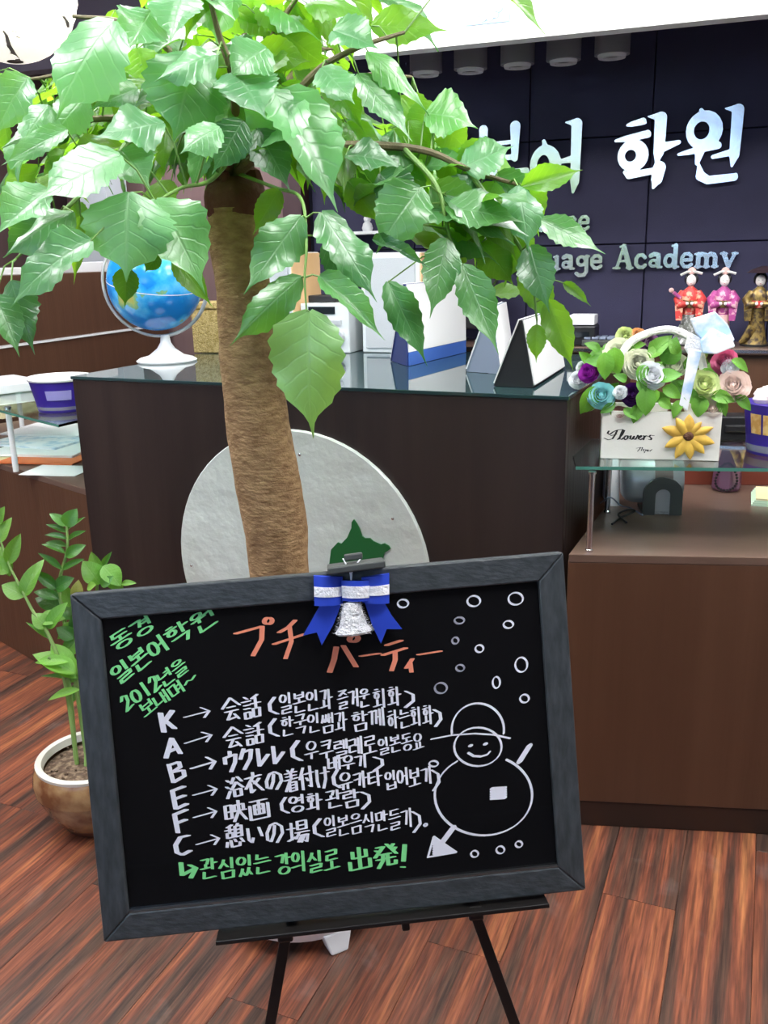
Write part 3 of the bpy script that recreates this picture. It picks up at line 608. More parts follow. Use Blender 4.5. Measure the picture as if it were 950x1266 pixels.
bell = MB(); bell.lathe(bt, [(.002, 0), (.010, .003), (.014, .010), (.017, .024), (.021, .036), (.027, .043), (.024, .046)], 20, axis=EY, sy=.8)
for i in range(420):
    a = rj.uniform(0, 6.28); h = rj.uniform(.002, .045); rr = .010+.016*(h/.045)**1.3+.001
    U = EX*math.cos(a)-EN*math.sin(a)*.8; p = bt+EY*h+U*rr; t = (U+EX*rj.uniform(-.6, .6)+EY*rj.uniform(-.6, .6)).normalized()
    bell.add([p-EX*.0007, p+EX*.0007, p+t*.0045], [(0, 1, 2)])
bell.build('bell', M['tinsel'], bow)
MB().tube(smooth_path([bo(434, 716, .012), bo(432, 705, .010), bo(424, 690, .006)]), .0011, 6).tube(smooth_path([bo(434, 716, .012), bo(436, 703, .010), bo(446, 690, .006)]), .0011, 6).build('hanging_cord', M['whitefoam'], bow)

# ================================================================== RECEPTION COUNTER
ZT = 1.12
FL, FR = onz(89, 465, ZT), onz(702, 490, ZT)
cx_ = (FR-FL).normalized(); cn = Vector((-cx_.y, cx_.x, 0)); CWd = (FR-FL).length; CD = .92
cen = (FL+FR)/2+cn*CD/2
counter = thing('reception_counter', 'tall espresso wood reception counter with a dark glass top', 'counter', Vector((cen.x, cen.y, 0)))
def cp(u, v, z): return FL+cx_*u+cn*v+Vector((0, 0, z-ZT))
GT = .010
def cbox(u0, u1, v0, v1, z0, z1, name, mt, bev=.002): return MB().box(cp((u0+u1)/2, (v0+v1)/2, (z0+z1)/2), (u1-u0, v1-v0, z1-z0), cx_, cn, UP).build(name, mt, counter, bevel=bev)
cbox(0, CWd, 0, .03, .001, ZT-GT, 'front_panel', M['espresso'])
cbox(CWd-.03, CWd, .0305, CD, .001, ZT-GT, 'side_panel', M['espresso'])
cbox(0, .03, .0305, CD, .001, ZT-GT, 'side_panel', M['espresso'])
cbox(.031, CWd-.031, .0305, CD, ZT-.045, ZT-GT, 'top_board', M['espresso'])
cbox(.031, CWd-.031, .0305, CD-.02, .70, .73, 'inner_shelf', M['espresso'])
cbox(-.004, CWd+.004, -.004, CD, ZT-GT+.0005, ZT, 'glass_top', M['topglass'], .0015)
# round plaque
pc = onP(371, 703, FL, cn); pl_ = onP(230, 706, FL, cn); pr_ = (pc-pl_).length
pq = thing('round_plaque', 'round white plaque with a green island map fixed to the counter front', 'plaque', Vector((pc.x, pc.y, pc.z))-cn*.002)
MB().lathe(pc-cn*.012, [(pr_-.003, -.0), (pr_, .003), (pr_, .0115)], 64, axis=cn).build('disc', M['plaque'], pq, smooth=True)
isl = [(190, 525), (205, 400), (262, 340), (290, 352), (340, 300), (375, 220), (378, 170), (395, 148), (420, 180), (440, 220), (465, 290), (490, 305), (530, 305), (560, 330), (620, 358), (650, 348), (690, 370), (705, 390), (690, 405), (650, 430), (640, 480), (660, 560), (600, 640), (480, 690), (420, 640), (330, 680), (240, 660), (200, 600)]
m_ = MB(); m_.prism([onP(380+x/6.786, 620+y/6.786, pc-cn*.0125, cn) for x, y in isl], -cn*.004); m_.build('island_map', M['island'], pq)
for px, py in ((237, 699), (486, 641), (371, 562)):
    MB().lathe(onP(px, py, pc-cn*.0125, cn), [(.004, 0), (.004, .003), (.002, .004)], 12, axis=-cn).build('screw', M['steel'], pq)

# ================================================================== RIGHT DESK
A, B = onz(719, 1021, 0), onz(950, 1033, 0)
dx = (B-A); dx.z = 0; dx.normalize(); dn = Vector((-dx.y, dx.x, 0))
ZD = .75
e0 = onP(702.5, 686, A, dn); e0.z = 0
cside = (e0-FR).dot(cx_)-(CWd-(FR-FL).dot(cx_))
if cside < .006: e0 = e0+dx*(.006-cside)
desk = thing('front_desk', 'low walnut brown desk on the right of the tall counter', 'desk', e0+dx*.9+dn*.35)
def dp(u, v, z): return e0+dx*u+dn*v+Vector((0, 0, z))
def dbox(u0, u1, v0, v1, z0, z1, name, mt, bev=.0015): return MB().box(dp((u0+u1)/2, (v0+v1)/2, (z0+z1)/2), (u1-u0, v1-v0, z1-z0), dx, dn, UP).build(name, mt, desk, bevel=bev)
kz = (onP(719, 991, A, dn)).z
SKW = cn.dot(dx)/cn.dot(dn)         # the left edge runs along the side of the tall counter
def dsk(v0, v1, z0, z1, u1, name, mt, off=.002):
    a_ = [dp(off+SKW*v0, v0, z0), dp(u1, v0, z0), dp(u1, v1, z0), dp(off+SKW*v1, v1, z0)]
    return MB().hexa(a_, [p+UP*(z1-z0) for p in a_]).build(name, mt, desk, bevel=.0015)
dbox(0.002, 1.9, .0, .018, kz+.002, ZD-.0205, 'front_panel', M['brown'])
dbox(.01, 1.9, .004, .022, .001, kz, 'kick_board', M['kick'])
dsk(-.001, .72, ZD-.020, ZD, 1.9, 'desktop', M['browntop'])
dbox(1.88, 1.9, .0185, .70, .001, ZD-.0205, 'end_panel', M['brown'])

dbox(.35, 1.9, .70, .72, ZD+.0005, ZD+.12, 'rear_rail', mat('red_brown_wood', (.16, .035, .02), .4))
# glass shelf on posts
ZS = .958
gs = thing('glass_shelf', 'clear green-edged glass shelf on steel posts above the right desk', 'shelf', onz(728.5, 682, ZD))
g0 = onz(712, 576.5, ZS); g0 = g0
gdx = (onz(950, 579, ZS)-g0); gdx.z = 0; gdx.normalize(); gdn = Vector((-gdx.y, gdx.x, 0))
MB().box(g0+gdx*.65+gdn*.17-UP*.004, (1.3, .34, .008), gdx, gdn, UP).build('glass_pane', M['glass'], gs, bevel=.0008)
MB().box(g0+gdx*.65-gdn*.0006-UP*.004, (1.3, .0012, .0078), gdx, gdn, UP).build('polished_edge', M['gedge'], gs)
for p in (onz(728.5, 682, ZD), onz(751, 634, ZD)):
    top_ = ZS-.0085
    MB().lathe(p, [(.0095, .0005), (.0095, .006), (.0075, .008), (.0075, top_-ZD-.006), (.010, top_-ZD-.005), (.010, top_-ZD)], 20).build('post', M['steel'], gs, smooth=True)
for u in (1.15,):
    for v in (.03, .30): MB().lathe(g0+gdx*u+gdn*v+UP*(ZD-ZS), [(.0075, .0005), (.0075, ZS-ZD-.0085)], 16).build('post', M['steel'], gs, smooth=True)

# flower box
fb = [onz(742.5, 567, ZS), onz(889, 570.5, ZS)]
fx = (fb[1]-fb[0]); fwid = fx.length; fx.normalize(); fn = Vector((-fx.y, fx.x, 0)); F0 = fb[0]
fh = (onP(742, 508, F0, fn)-F0).z
flo = thing('flower_box', 'cream wooden planter box of silk roses with script lettering and a yellow flower', 'flowers', F0+fx*fwid/2+fn*.07)
def fp(u, v, z): return F0+fx*u+fn*v+UP*z
def fbx(u0, u1, v0, v1, z0, z1, name='box_side'): return MB().box(fp((u0+u1)/2, (v0+v1)/2, (z0+z1)/2), (u1-u0, v1-v0, z1-z0), fx, fn, UP).build(name, M['boxcream'], flo, bevel=.0015)
fbx(0, fwid, 0, .009, .0005, fh); fbx(0, fwid, .131, .14, .0005, fh); fbx(0, .009, .0095, .1305, .0005, fh); fbx(fwid-.009, fwid, .0095, .1305, .0005, fh)
fbx(.01, fwid-.01, .01, .13, .001, fh-.02, 'foam_block')
def onbox(px, py, out=0): return onP(px, py, F0-fn*out, fn)
def zb(x, y): return (735+x/5.758, 500+y/5.758)
def boxink(paths, w, name):
    mb = MB()
    for s in paths:
        pts = [onbox(*zb(*p), .0006) for p in s]
        for a, b in zip(pts, pts[1:]):
            la_, lb_ = (a-F0), (b-F0); P_ = []
            for p in (la_, lb_):
                for k in range(6):
                    P_.append((p.dot(fx)+w*(1.5 if k in (0, 3) else .8)*math.cos(k*math.pi/3), p.z+w*.45*math.sin(k*math.pi/3)))
            h = hull(P_); mb.add([F0+fx*u+UP*v-fn*.0006 for u, v in h], [tuple(range(len(h)))])
    mb.build(name, M['inkb'], flo)
boxink([[(105, 188), (95, 205), (110, 215), (135, 195), (165, 182), (200, 178)], [(165, 183), (150, 215), (130, 245), (100, 252), (72, 240)], [(120, 222), (160, 212)],
        [(168, 250), (200, 215), (215, 185), (205, 180), (190, 215), (180, 245), (195, 250), (212, 235)],
        [(225, 222), (210, 240), (222, 252), (240, 240), (238, 222), (225, 222)], [(240, 228), (258, 225)],
        [(262, 222), (255, 245), (268, 250), (285, 225), (278, 246), (292, 250), (308, 228), (312, 218)],
        [(315, 242), (335, 230), (335, 220), (322, 225), (316, 245), (330, 252), (345, 242)],
        [(352, 222), (358, 228), (350, 252)], [(355, 235), (370, 222), (380, 226)],
        [(402, 218), (392, 228), (408, 240), (404, 252), (390, 250)], [(405, 220), (425, 222)]], .0016, 'script_lettering')
boxink([[(300, 312), (330, 305), (322, 320), (308, 335)], [(330, 308), (345, 305), (335, 330)], [(345, 322), (356, 318), (350, 330), (362, 338), (356, 345)], [(368, 320), (366, 332), (378, 322), (378, 334)], [(386, 322), (384, 334), (395, 330)], [(400, 326), (398, 334), (412, 320)]], .0007, 'small_script')
# yellow wooden flower
fc = onbox(*zb(670, 220), .004)
for i, (tx, ty, ww) in enumerate([(480, 165, .014), (500, 305, .013), (575, 385, .013), (683, 395, .013), (785, 350, .013), (858, 275, .014), (850, 160, .011), (765, 120, .010), (675, 65, .014), (578, 90, .012)]):
    tp = onbox(*zb(tx, ty), .008); d = (tp-fc); L_ = d.length; d.normalize(); sd = d.cross(fn).normalized(); vs_ = []; fs = []
    for a in range(9):
        t = a/8; w_ = ww*math.sin(math.pi*min(1, .12+t*.9))**.7*(1 if t < .97 else .3)
        for b in range(5):
            u = (b-2)/2; vs_.append(fc+d*(L_*t)+sd*(w_*u)-fn*(.006*(1-u*u)*math.sin(math.pi*t)+.001+.0006*i))
    for a in range(8):
        for b in range(4): fs.append((a*5+b, a*5+b+1, a*5+b+6, a*5+b+5))
    MB().add(vs_, fs).build('yellow_petal', M['yellow'], flo, smooth=True)
MB().ball(fc-fn*.006, .0125, 16, axis=-fn, sc=(1, 1, .6)).build('flower_centre', M['brownc'], flo, smooth=True)
MB().ball(onbox(*zb(777, 185), .006), .0095, 14, axis=-fn, sc=(1, 1, .7)).build('red_knob', M['redbug'], flo, smooth=True)

# --- silk flowers
def rose(c, r, facing, mt, rnd, tight=1.0):
    mb = MB(); A_ = Vector(facing).normalized(); U = A_.orthogonal().normalized(); W = A_.cross(U)
    k = 0
    mb.ball(Vector(c)+A_*(.12*r), r*.22, 8)
    for layer, (rad, top, n_) in enumerate(((.20, .60, 2), (.36, .60, 3), (.54, .52, 3), (.72, .40, 4), (.90, .22, 5), (1.04, .0, 5))):
        for i in range(n_):
            a = 2*math.pi*(i/n_)+layer*1.1+rnd.uniform(-.12, .12); half = 2*math.pi/n_*.66; vs_ = []; fs = []
            for j in range(5):
                t = j/4; rr = rad*(.35+.68*math.sin(math.pi*t*.62))+(.09*(layer > 2)*(t == 1))
                for b in range(5):
                    s_ = (b-2)/2; aa = a+s_*half; e = rr*(1-.10*s_*s_+.04*s_)
                    vs_.append(Vector(c)+(U*math.cos(aa)+W*math.sin(aa))*(e*r)+A_*((-.5+t*(top+.5)-.16*t*s_*s_)*r))
            for j in range(4):
                for b in range(4): fs.append((j*5+b, j*5+b+1, j*5+b+6, j*5+b+5))
            mb.add(vs_, fs)
    return mb
rf = random.Random(11)
def dep(px): return 2.22+.0
def fdep(px, py, v): # point inside the bouquet at v metres behind the front of the box
    return onP(px, py, F0+fn*v, fn)
for name, px, py, r, v, k in [
 ('pale_blue_rose', 744, 489, .032, -.005, 'r_blue'), ('deep_purple_rose', 783, 488, .028, -.005, 'r_purple'), ('white_rose', 806, 464, .034, .0, 'r_white'), ('small_white_bloom', 767, 485, .017, -.01, 'r_white'),
 ('magenta_bud', 728, 461, .024, .02, 'r_magenta'), ('cream_rose', 766, 439, .044, .06, 'r_cream'), ('cream_rose', 790, 450, .036, .03, 'r_cream'), ('lime_rose', 871, 476, .036, .0, 'r_lime'), ('peach_rose', 907, 477, .038, .01, 'r_peach'),
 ('pink_bloom', 896, 447, .030, .05, 'r_pink'), ('violet_bloom', 803, 424, .024, .08, 'r_violet'), ('pink_bloom', 862, 444, .020, .06, 'r_peach'), ('rust_bloom', 767, 512, .020, -.004, 'r_rust'), ('orange_bloom', 789, 414, .018, .12, 'r_orange'), ('pale_green_bloom', 773, 415, .022, .12, 'r_lime'),
 ('rust_bloom', 836, 512, .020, -.002, 'r_rust'), ('peach_bud', 882, 505, .022, -.004, 'r_peach'), ('small_white_bloom', 903, 455, .020, .03, 'r_white'), ('small_white_bloom', 715, 470, .022, .04, 'r_white'), ('small_white_bloom', 722, 455, .018, .06, 'r_white'),
 ('cream_rose', 835, 452, .030, .06, 'r_cream')]:
    c = fdep(px, py, v+.012); fc_ = (CAM-c).normalized()+UP*.22+Vector((rf.uniform(-.3, .3), 0, rf.uniform(-.1, .2)))
    rose(c, r, fc_, M[k], rf).build(name, M[k], flo, smooth=True)
# ------------------------------------------------------------------ leaf meshes
def leaf_mesh(name, mt, wr=.27, bend=.25, fold=.12, puck=.02, wave=.03, ser=.04, rows=18, cols=3, tip=.86, seed=0, thick=0):
    rnd = random.Random(seed); me = bpy.data.meshes.new(name); vs_ = []; fs = []; uvs = []
    ph = rnd.uniform(0, 6); tw = rnd.uniform(-.5, .5)
    for i in range(rows+1):
        t = i/rows
        w_ = wr*(math.sin(math.pi*min(1, (t/tip)**.84))**.72 if t < tip*.995 else 0)
        w_ = max(w_, .012*(1-t)+.004, wr*.22*(1-t)/(1-tip*.82) if t > tip*.82 else 0)
        if 0 < i < rows and ser: w_ *= 1+ser*(1 if i % 2 else -1)
        for j in range(-cols, cols+1):
            u = j/cols; x = w_*u
            z = -bend*t*t+fold*abs(u)*w_*2+puck*math.cos(2*math.pi*(8*t-abs(u)*1.6))*abs(u)*(1-abs(u)*.4)*(w_/wr)+wave*math.sin(9*t+ph+(2 if u > 0 else 0))*u*u*(w_/wr)+tw*x*t*.6
            y = t-abs(u)*.02-bend*bend*.25*t**3
            vs_.append((x, y, z)); uvs.append((.5+u/2, t))
    k = 2*cols+1
    for i in range(rows):
        for j in range(k-1): a = i*k+j; fs.append((a, a+1, a+k+1, a+k))
    me.from_pydata(vs_, [], fs); uvl = me.uv_layers.new(name='UVMap')
    for lp in me.loops: uvl.data[lp.index].uv = uvs[lp.vertex_index]
    me.polygons.foreach_set('use_smooth', [True]*len(me.polygons)); me.materials.append(mt); return me
LV = [leaf_mesh('tree_leaf', M['leaf'], wr=.25+.02*(i % 3), bend=(.05, .18, .30, .12, .40, .24, .34, .1)[i], fold=(.08, .2, -.12, .3, .1, -.2, .15, .0)[i], puck=.020, wave=.040+.008*i, ser=.06, seed=i) for i in range(8)]
LY = [leaf_mesh('tree_leaf', M['leafy'], wr=.25, bend=(.08, .22, .34, .15)[i], fold=(.1, .2, -.1, .3)[i], puck=.016, wave=.05, seed=20+i) for i in range(4)]
def put_leaf(me, base, tip_, nrm, wpx_ratio, parent, name='leaf', tone=None):
    d = tip_-base; L_ = d.length; Y = d/L_; Z = (nrm-Y*nrm.dot(Y)).normalized(); X = Y.cross(Z)
    o = bpy.data.objects.new(name, me); COL.objects.link(o); o.parent = parent
    mt_ = Matrix((X*L_*wpx_ratio, Y*L_, Z*L_)).transposed().to_4x4(); mt_.translation = base-WL[parent]
    o.matrix_basis = mt_; o.color = (*(tone or (1, 1, 1)), 1); return o

# silk leaves of the bouquet
BL = [leaf_mesh('silk_leaf', M['bleaf'], wr=.30, bend=.2+.1*i, fold=.25, puck=.01, wave=.02, ser=.02, rows=8, cols=2, tip=.97, seed=40+i) for i in range(3)]
for bxp, byp, txp, typ, v, wq in [(752, 452, 722, 440, .03, 1.2), (760, 430, 763, 470, .02, 1.3), (748, 436, 750, 475, .01, 1.2), (735, 478, 719, 520, .0, 1.1), (747, 500, 756, 522, -.005, 1), (800, 480, 798, 520, -.015, 1.3), (790, 500, 783, 527, -.012, 1.2), (815, 470, 845, 455, .0, 1.3), (820, 480, 848, 490, -.005, 1.2), (812, 482, 802, 505, -.01, 1.2), (805, 440, 830, 408, .05, 1.1), (825, 450, 838, 412, .05, 1.5),
                             (775, 432, 800, 420, .06, 1.2), (845, 480, 870, 505, -.01, 1), (868, 490, 862, 520, -.012, 1.5), (880, 490, 915, 492, -.01, 1.1), (890, 492, 900, 518, -.01, 1), (910, 490, 935, 508, 0, 1), (905, 445, 932, 457, .03, .9), (868, 458, 890, 466, .02, 1), (800, 452, 785, 475, .0, 1.2), (790, 470, 800, 490, -.01, 1.2), (775, 470, 760, 462, .01, 1.2), (760, 500, 740, 512, -.01, 1), (830, 428, 812, 440, .06, 1.1), (850, 460, 862, 430, .05, 1),
                             (730, 450, 716, 432, .06, 1.1), (815, 495, 835, 505, -.01, 1.2), (772, 505, 790, 520, -.012, 1), (842, 495, 830, 520, -.012, 1)]:
    b_, t_ = fdep(bxp, byp, v+.015), fdep(txp, typ, v-.005); n_ = (CAM-b_).normalized()+UP*.5+Vector((rf.uniform(-.4, .4), 0, rf.uniform(-.3, .3)))
    put_leaf(rf.choice(BL), b_, b_+(t_-b_)*.86, n_, wq*.9, flo, 'silk_leaf')
# foliage mass inside and the low leaves behind
for i in range(46):
    px, py = rf.uniform(735, 905), rf.uniform(425, 505); v = rf.uniform(.03, .12); b_ = fdep(px, py, v)
    t_ = b_+Vector((rf.uniform(-.05, .05), rf.uniform(-.03, .03), rf.uniform(-.03, .045)))
    if (t_-b_).length < .03: continue
    put_leaf(rf.choice(BL), b_, t_, (CAM-b_).normalized()+UP*rf.uniform(.2, 1), 1.1, flo, 'silk_leaf', tone=(.75, .75, .7))
hp = smooth_path([fdep(762, 452, .05), fdep(778, 425, .06), fdep(805, 411, .07), fdep(832, 408, .07), fdep(856, 420, .06), fdep(868, 445, .05), fdep(872, 480, .04)], 6)
MB().tube(hp, .0095, 8).build('basket_handle', M['handle'], flo, smooth=True)
# blue and white printed ribbon bow with long tail
def slab(pxs, v, t, name, mt):
    return MB().prism([fdep(x, y, v) for x, y in pxs], -fn*t).build(name, mt, flo, bevel=.003)
slab([(853, 394), (868, 390), (884, 385), (899, 400), (908, 420), (890, 428), (872, 424), (860, 412)], .03, .016, 'ribbon_bow', M['bluewhite'])
slab([(866, 420), (880, 405), (905, 418), (908, 428), (885, 437), (868, 436)], .02, .018, 'ribbon_bow', M['bluewhite'])
slab([(852, 410), (868, 418), (866, 440), (858, 450), (846, 430)], .03, .012, 'ribbon_bow', M['whitefoam'])
slab([(852, 430), (868, 434), (858, 475), (850, 508), (840, 500), (846, 470)], -.005, .004, 'ribbon_tail', M['bluewhite'])

# things on the right desk ------------------------------------------------------
# silver barrel device on cradle
bc = onz(812, 634, ZD); bd = bc+dn*.05
dev = thing('silver_barrel_device', 'silver barrel-shaped appliance on a dark grey arched stand on the right desk', 'appliance', Vector((bd.x, bd.y, ZD)))
cc = bd+UP*.085
prof = [(.0, -.095), (.045, -.092), (.060, -.08), (.066, -.06), (.068, 0), (.066, .05), (.058, .068), (.0, .072)]
MB().lathe(cc, prof, 32, axis=dx).build('barrel', M['chromeg'], dev, smooth=True)
MB().lathe(cc, [(.0695, -.012), (.0695, .036)], 32, axis=dx, closed=True).build('band', M['strap'], dev, smooth=True)
m_ = MB(); outer = [(-.052, 0), (-.052, .055)]+[(-.052*math.cos(R(a)), .06+.045*math.sin(R(a))) for a in range(0, 181, 15)]+[(.052, .055), (.052, 0)]
inner = [(.020, 0), (.020, .05)]+[(.020*math.cos(R(a)), .055+.018*math.sin(R(a))) for a in range(0, 181, 20)]+[(-.020, .05), (-.020, 0)]
m_.prism([bd-dn*.078+dx*(x+.01)+UP*(z+.001) for x, z in outer+inner], dn*.014); m_.build('arched_stand', M['darkgrey'], dev)
MB().box(bd+dx*.01+UP*.005-dn*.02, (.10, .10, .008), dx, dn, UP).build('stand_base', M['darkgrey'], dev)
MB().prism([bd-dn*.070+dx*(x+.01)+UP*(z+.002) for x, z in inner], dn*.004).build('arch_inset', M['greyinset'], dev)
tag(MB().tube(smooth_path([onz(742, 622, ZD+.02), onz(755, 615, ZD+.06), onz(768, 625, ZD+.02), onz(780, 628, ZD+.004), onz(795, 637, ZD+.004)]), .0022, 6).build('cable', M['greycard']), 'thin grey cable curling on the desk left of the silver appliance', 'cable')
tag(MB().tube(smooth_path([onz(757, 648, ZD+.005), onz(768, 640, ZD+.004), onz(785, 632, ZD+.012), onz(777, 630, ZD+.02), onz(765, 636, ZD+.005), onz(775, 646, ZD+.004)]), .003, 6).build('cable', M['blackbox']), 'coiled black cable on the desk by the rear steel post', 'cable')
b_ = onz(741, 640, ZD)+dn*.12+dx*.035
tag(MB().hexa([b_, b_+dx*.035, b_+dx*.05+dn*.12, b_+dn*.12], [b_+UP*.10+dn*.03, b_+dx*.03+UP*.10+dn*.03, b_+dx*.04+dn*.12+UP*.14, b_+dn*.12+UP*.14]).build('document_stack', M['paperb']), 'upright white and blue papers beside the rear steel post', 'papers')
# plum vase with black lid
vc = onz(898, 606, ZD)
vase = thing('plum_vase', 'plum purple bottle with a black lid and beaded loop on the right desk', 'bottle', Vector((vc.x, vc.y, ZD)))
h_ = (onP(898, 545, vc, dn)-vc).z; s4 = .0405
MB().lathe(vc, [(.036, .0005), (.042, .01), (.040, .06), (.038, h_*.6), (.040, h_)], 8, sx=1.05, sy=.8, ref=dx).build('body', M['plum'], vase, bevel=.003)
h2 = (onP(898, 512, vc, dn)-vc).z
MB().box(vc+UP*(h_+h2)/2-dx*.0, (.085, .07, h2-h_), dx, dn, UP).build('lid', M['blackbox'], vase, bevel=.006)
MB().box(vc+UP*(h_*.45+h2*.55)-dn*.038+dx*.01, (.075, .012, .022), dx, dn, UP).build('lid_clasp', M['blackbox'], vase, bevel=.004)
bead = MB()
for i in range(26):
    a = 2*math.pi*i/26; bead.ball(vc-dn*.042-dx*.012+dx*(.030*math.cos(a)*(1-.25*math.sin(a)))+UP*(.048+.038*math.sin(a)), .0042, 8)
bead.build('beaded_loop', M['bead'], vase, smooth=True)
# green and yellow papers
pp = onz(928, 618, ZD)
for i in range(4):
    o = MB().box(pp+dx*(.10+.004*i)+dn*(-.02)+UP*(.003+.0055*i), (.20, .15, .005), (dx*math.cos(.25)-dn*math.sin(.25)), (dn*math.cos(.25)+dx*math.sin(.25)), UP).build('leaflet_pad', M['papery'] if i == 3 else M['paperg'])
    tag(o, ['pale green leaflet pad, lowest of the stack on the right desk', 'pale green leaflet pad second from the bottom of the stack', 'pale green leaflet pad just under the yellow top one', 'pale yellow leaflet pad topmost of the stack on the right desk'][i], 'paper', 'leaflet pads on the right desk')
# snack tubs
def tub(c, r0, r1, h, label, cookies=False, lid=True, group='purple snack tubs'):
    t = thing('snack_tub', label, 'tub', c, group)
    MB().lathe(c, [(r0, .0005), (r0+.002, .004), (r0+(r1-r0)*.25, h*.25), (r1*.985, h-.004)], 40).build('tub_body', M['purple'], t, smooth=True)
    MB().lathe(c, [(r0*1.02, .004), (r0*1.05+.002, h*.2)], 40, closed=True).build('clear_base', M['clearpl'], t, smooth=True)
    if lid: MB().lathe(c+UP*(h-.002), [(r1*1.03, 0), (r1*1.05, .006), (r1*1.02, .011), (r1*.9, .012), (r1*.88, .009), (0, .009)], 40).build('lid', M['whitepl'], t, smooth=True)
    vw = (CAM-c); a0 = math.atan2(vw.y, vw.x)
    def patch(a1, a2, z1, z2, mt, nm):
        vs_ = []; fs = []
        for i in range(13):
            a = a0+a1+(a2-a1)*i/12
            for z_ in (z1, z2):
                rr = r0+(r1-r0)*z_/h+.0022; vs_.append(c+Vector((rr*math.cos(a), rr*math.sin(a), z_)))
        for i in range(12): fs.append((2*i, 2*i+1, 2*i+3, 2*i+2))
        MB().add(vs_, fs).build(nm, mt, t)
    if cookies:
        for k_ in range(4): patch(-.9+k_*.42, -.9+k_*.42+.36, h*.42, h*.80, M['cookie'], 'biscuit_print')
    else: patch(-.55, .35, h*.42, h*.72, M['purplew'], 'label_print')
    return t

# ================================================================== LEFT DESK AND SHELF
ZL = .76
L0, L1 = onz(0, 793, 0), onz(93, 847, 0)
lx = (L1-L0); lx.z = 0; lx.normalize(); ln_ = Vector((-lx.y, lx.x, 0))
ldk = thing('side_desk', 'low walnut brown desk angled to the left of the tall counter', 'desk', L0)
def lp(u, v, z): return L0+lx*u+ln_*v+Vector((0, 0, z))
def lbox(u0, u1, v0, v1, z0, z1, name, mt): return MB().box(lp((u0+u1)/2, (v0+v1)/2, (z0+z1)/2), (u1-u0, v1-v0, z1-z0), lx, ln_, UP).build(name, mt, ldk, bevel=.0015)
ue = .84
def ucut(o_, X_, N_, v, gap=.008):
    # u at which the line o_+X_*u+N_*v meets the left side of the tall counter
    return (-gap-(o_+N_*v-FL).dot(cx_))/X_.dot(cx_)
U0 = -.62
def lsk(v0, v1, z0, z1, name, mt, par, o_, X_, N_, u0, bev=.0015):
    a_ = [o_+X_*u0+N_*v0, o_+X_*ucut(o_, X_, N_, v0)+N_*v0, o_+X_*ucut(o_, X_, N_, v1)+N_*v1, o_+X_*u0+N_*v1]
    a_ = [Vector((p.x, p.y, z0)) for p in a_]
    return MB().hexa(a_, [p+UP*(z1-z0) for p in a_]).build(name, mt, par, bevel=bev)
lsk(0, .018, .001, ZL-.0205, 'front_panel', M['brown'], ldk, L0, lx, ln_, U0)
lsk(-.001, .80, ZL-.02, ZL, 'desktop', M['browntop'], ldk, L0, lx, ln_, U0)
lbox(U0, U0+.02, .0185, .79, .001, ZL-.0205, 'end_panel', M['brown'])
ls = thing('glass_shelf', 'clear green-edged glass shelf on steel posts above the left desk', 'shelf', onz(20, 583, ZL))
ZS2 = .982
ga, gb = onz(0, 507, ZS2), onz(96, 531, ZS2); gx = (gb-ga); gx.z = 0; gx.normalize(); gn2 = Vector((-gx.y, gx.x, 0))
lsk(0, .60, ZS2-.008, ZS2, 'glass_pane', M['glass'], ls, ga, gx, gn2, -.55, .0008)
lsk(-.0014, -.0002, ZS2-.0079, ZS2-.0001, 'polished_edge', M['gedge'], ls, ga, gx, gn2, -.55, 0)
for p in (onz(20, 583, ZL), onz(28, 531, ZL)):
    MB().lathe(p, [(.010, .0005), (.010, ZS2-ZL-.0085)], 20).build('post', M['whitepl'], ls, smooth=True)
    MB().lathe(Vector((p.x, p.y, ZS2)), [(.013, .0003), (.013, .004), (.009, .006)], 16).build('post_cap', M['steel'], ls, smooth=True)
tc_ = onz(78, 507, ZS2)
tub(tc_, .075, .098, .105, 'purple snack tub with a white lid on the left glass shelf')
tr2 = onz(975, 568, ZS)+gdn*.085
tub(tr2, .075, .092, .13, 'purple snack tub with biscuit pictures at the right end of the glass shelf', cookies=True, lid=False)
wr_ = MB()
for k in range(16):
    a = k*2.4; wr_.ball(tr2+Vector((math.cos(a), math.sin(a), 0))*(.062*((k+.5)/16)**.5)+UP*(.128+.03*(1-k/16)), .026, 8, sc=(1, .8, .7))
wr_.build('wrapped_sweets', M['r_peach'], bpy.data.objects['snack_tub.001'], smooth=True)
# papers on the left desk
def sheet(px, py, w_, d_, rot_, z, mt, label, th_=.002, name='paper_sheet', group=None, cat='paper'):
    p = onz(px, py, ZL+z); X = (lx*math.cos(rot_)+ln_*math.sin(rot_)); Y = UP.cross(X)
    return tag(MB().box(p+UP*th_/2, (w_, d_, th_), X, Y, UP).build(name, mt), label, cat, group)
sheet(72, 582, .21, .15, .55, .001, M['paper'], 'white sheet of paper nearest the front edge of the left desk')
sheet(62, 566, .30, .22, .55, .0035, M['orange'], 'orange and red leaflet peeking out under the magazines on the left desk', .004, 'leaflet')
sheet(58, 556, .36, .26, .55, .008, M['paper'], 'thick white brochure above the orange leaflet on the left desk', .008, 'brochure', cat='brochure')
sheet(50, 546, .34, .24, .40, .0165, M['paperb'], 'pale blue printed magazine on the left desk', .008, 'magazine', cat='magazine')
sheet(70, 532, .36, .26, .50, .025, M['paper'], 'white open booklet topmost of the left desk pile', .006, 'booklet', cat='booklet')
sheet(8, 565, .18, .22, .2, .0012, M['papery'], 'yellow paper by the front post of the left glass shelf', .003)
sheet(2, 510, .35, .25, .2, .001, M['papery'], 'yellow folder at the far left of the left desk', .03, 'folder', cat='folder')
p = onz(10, 482, ZS2); tag(MB().box(p+UP*.02-gx*.02, (.30, .2, .035), gx, gn2, UP).build('paper_tray', M['whitepl'], bevel=.004), 'white flat tray on the left glass shelf beside the snack tub', 'tray')

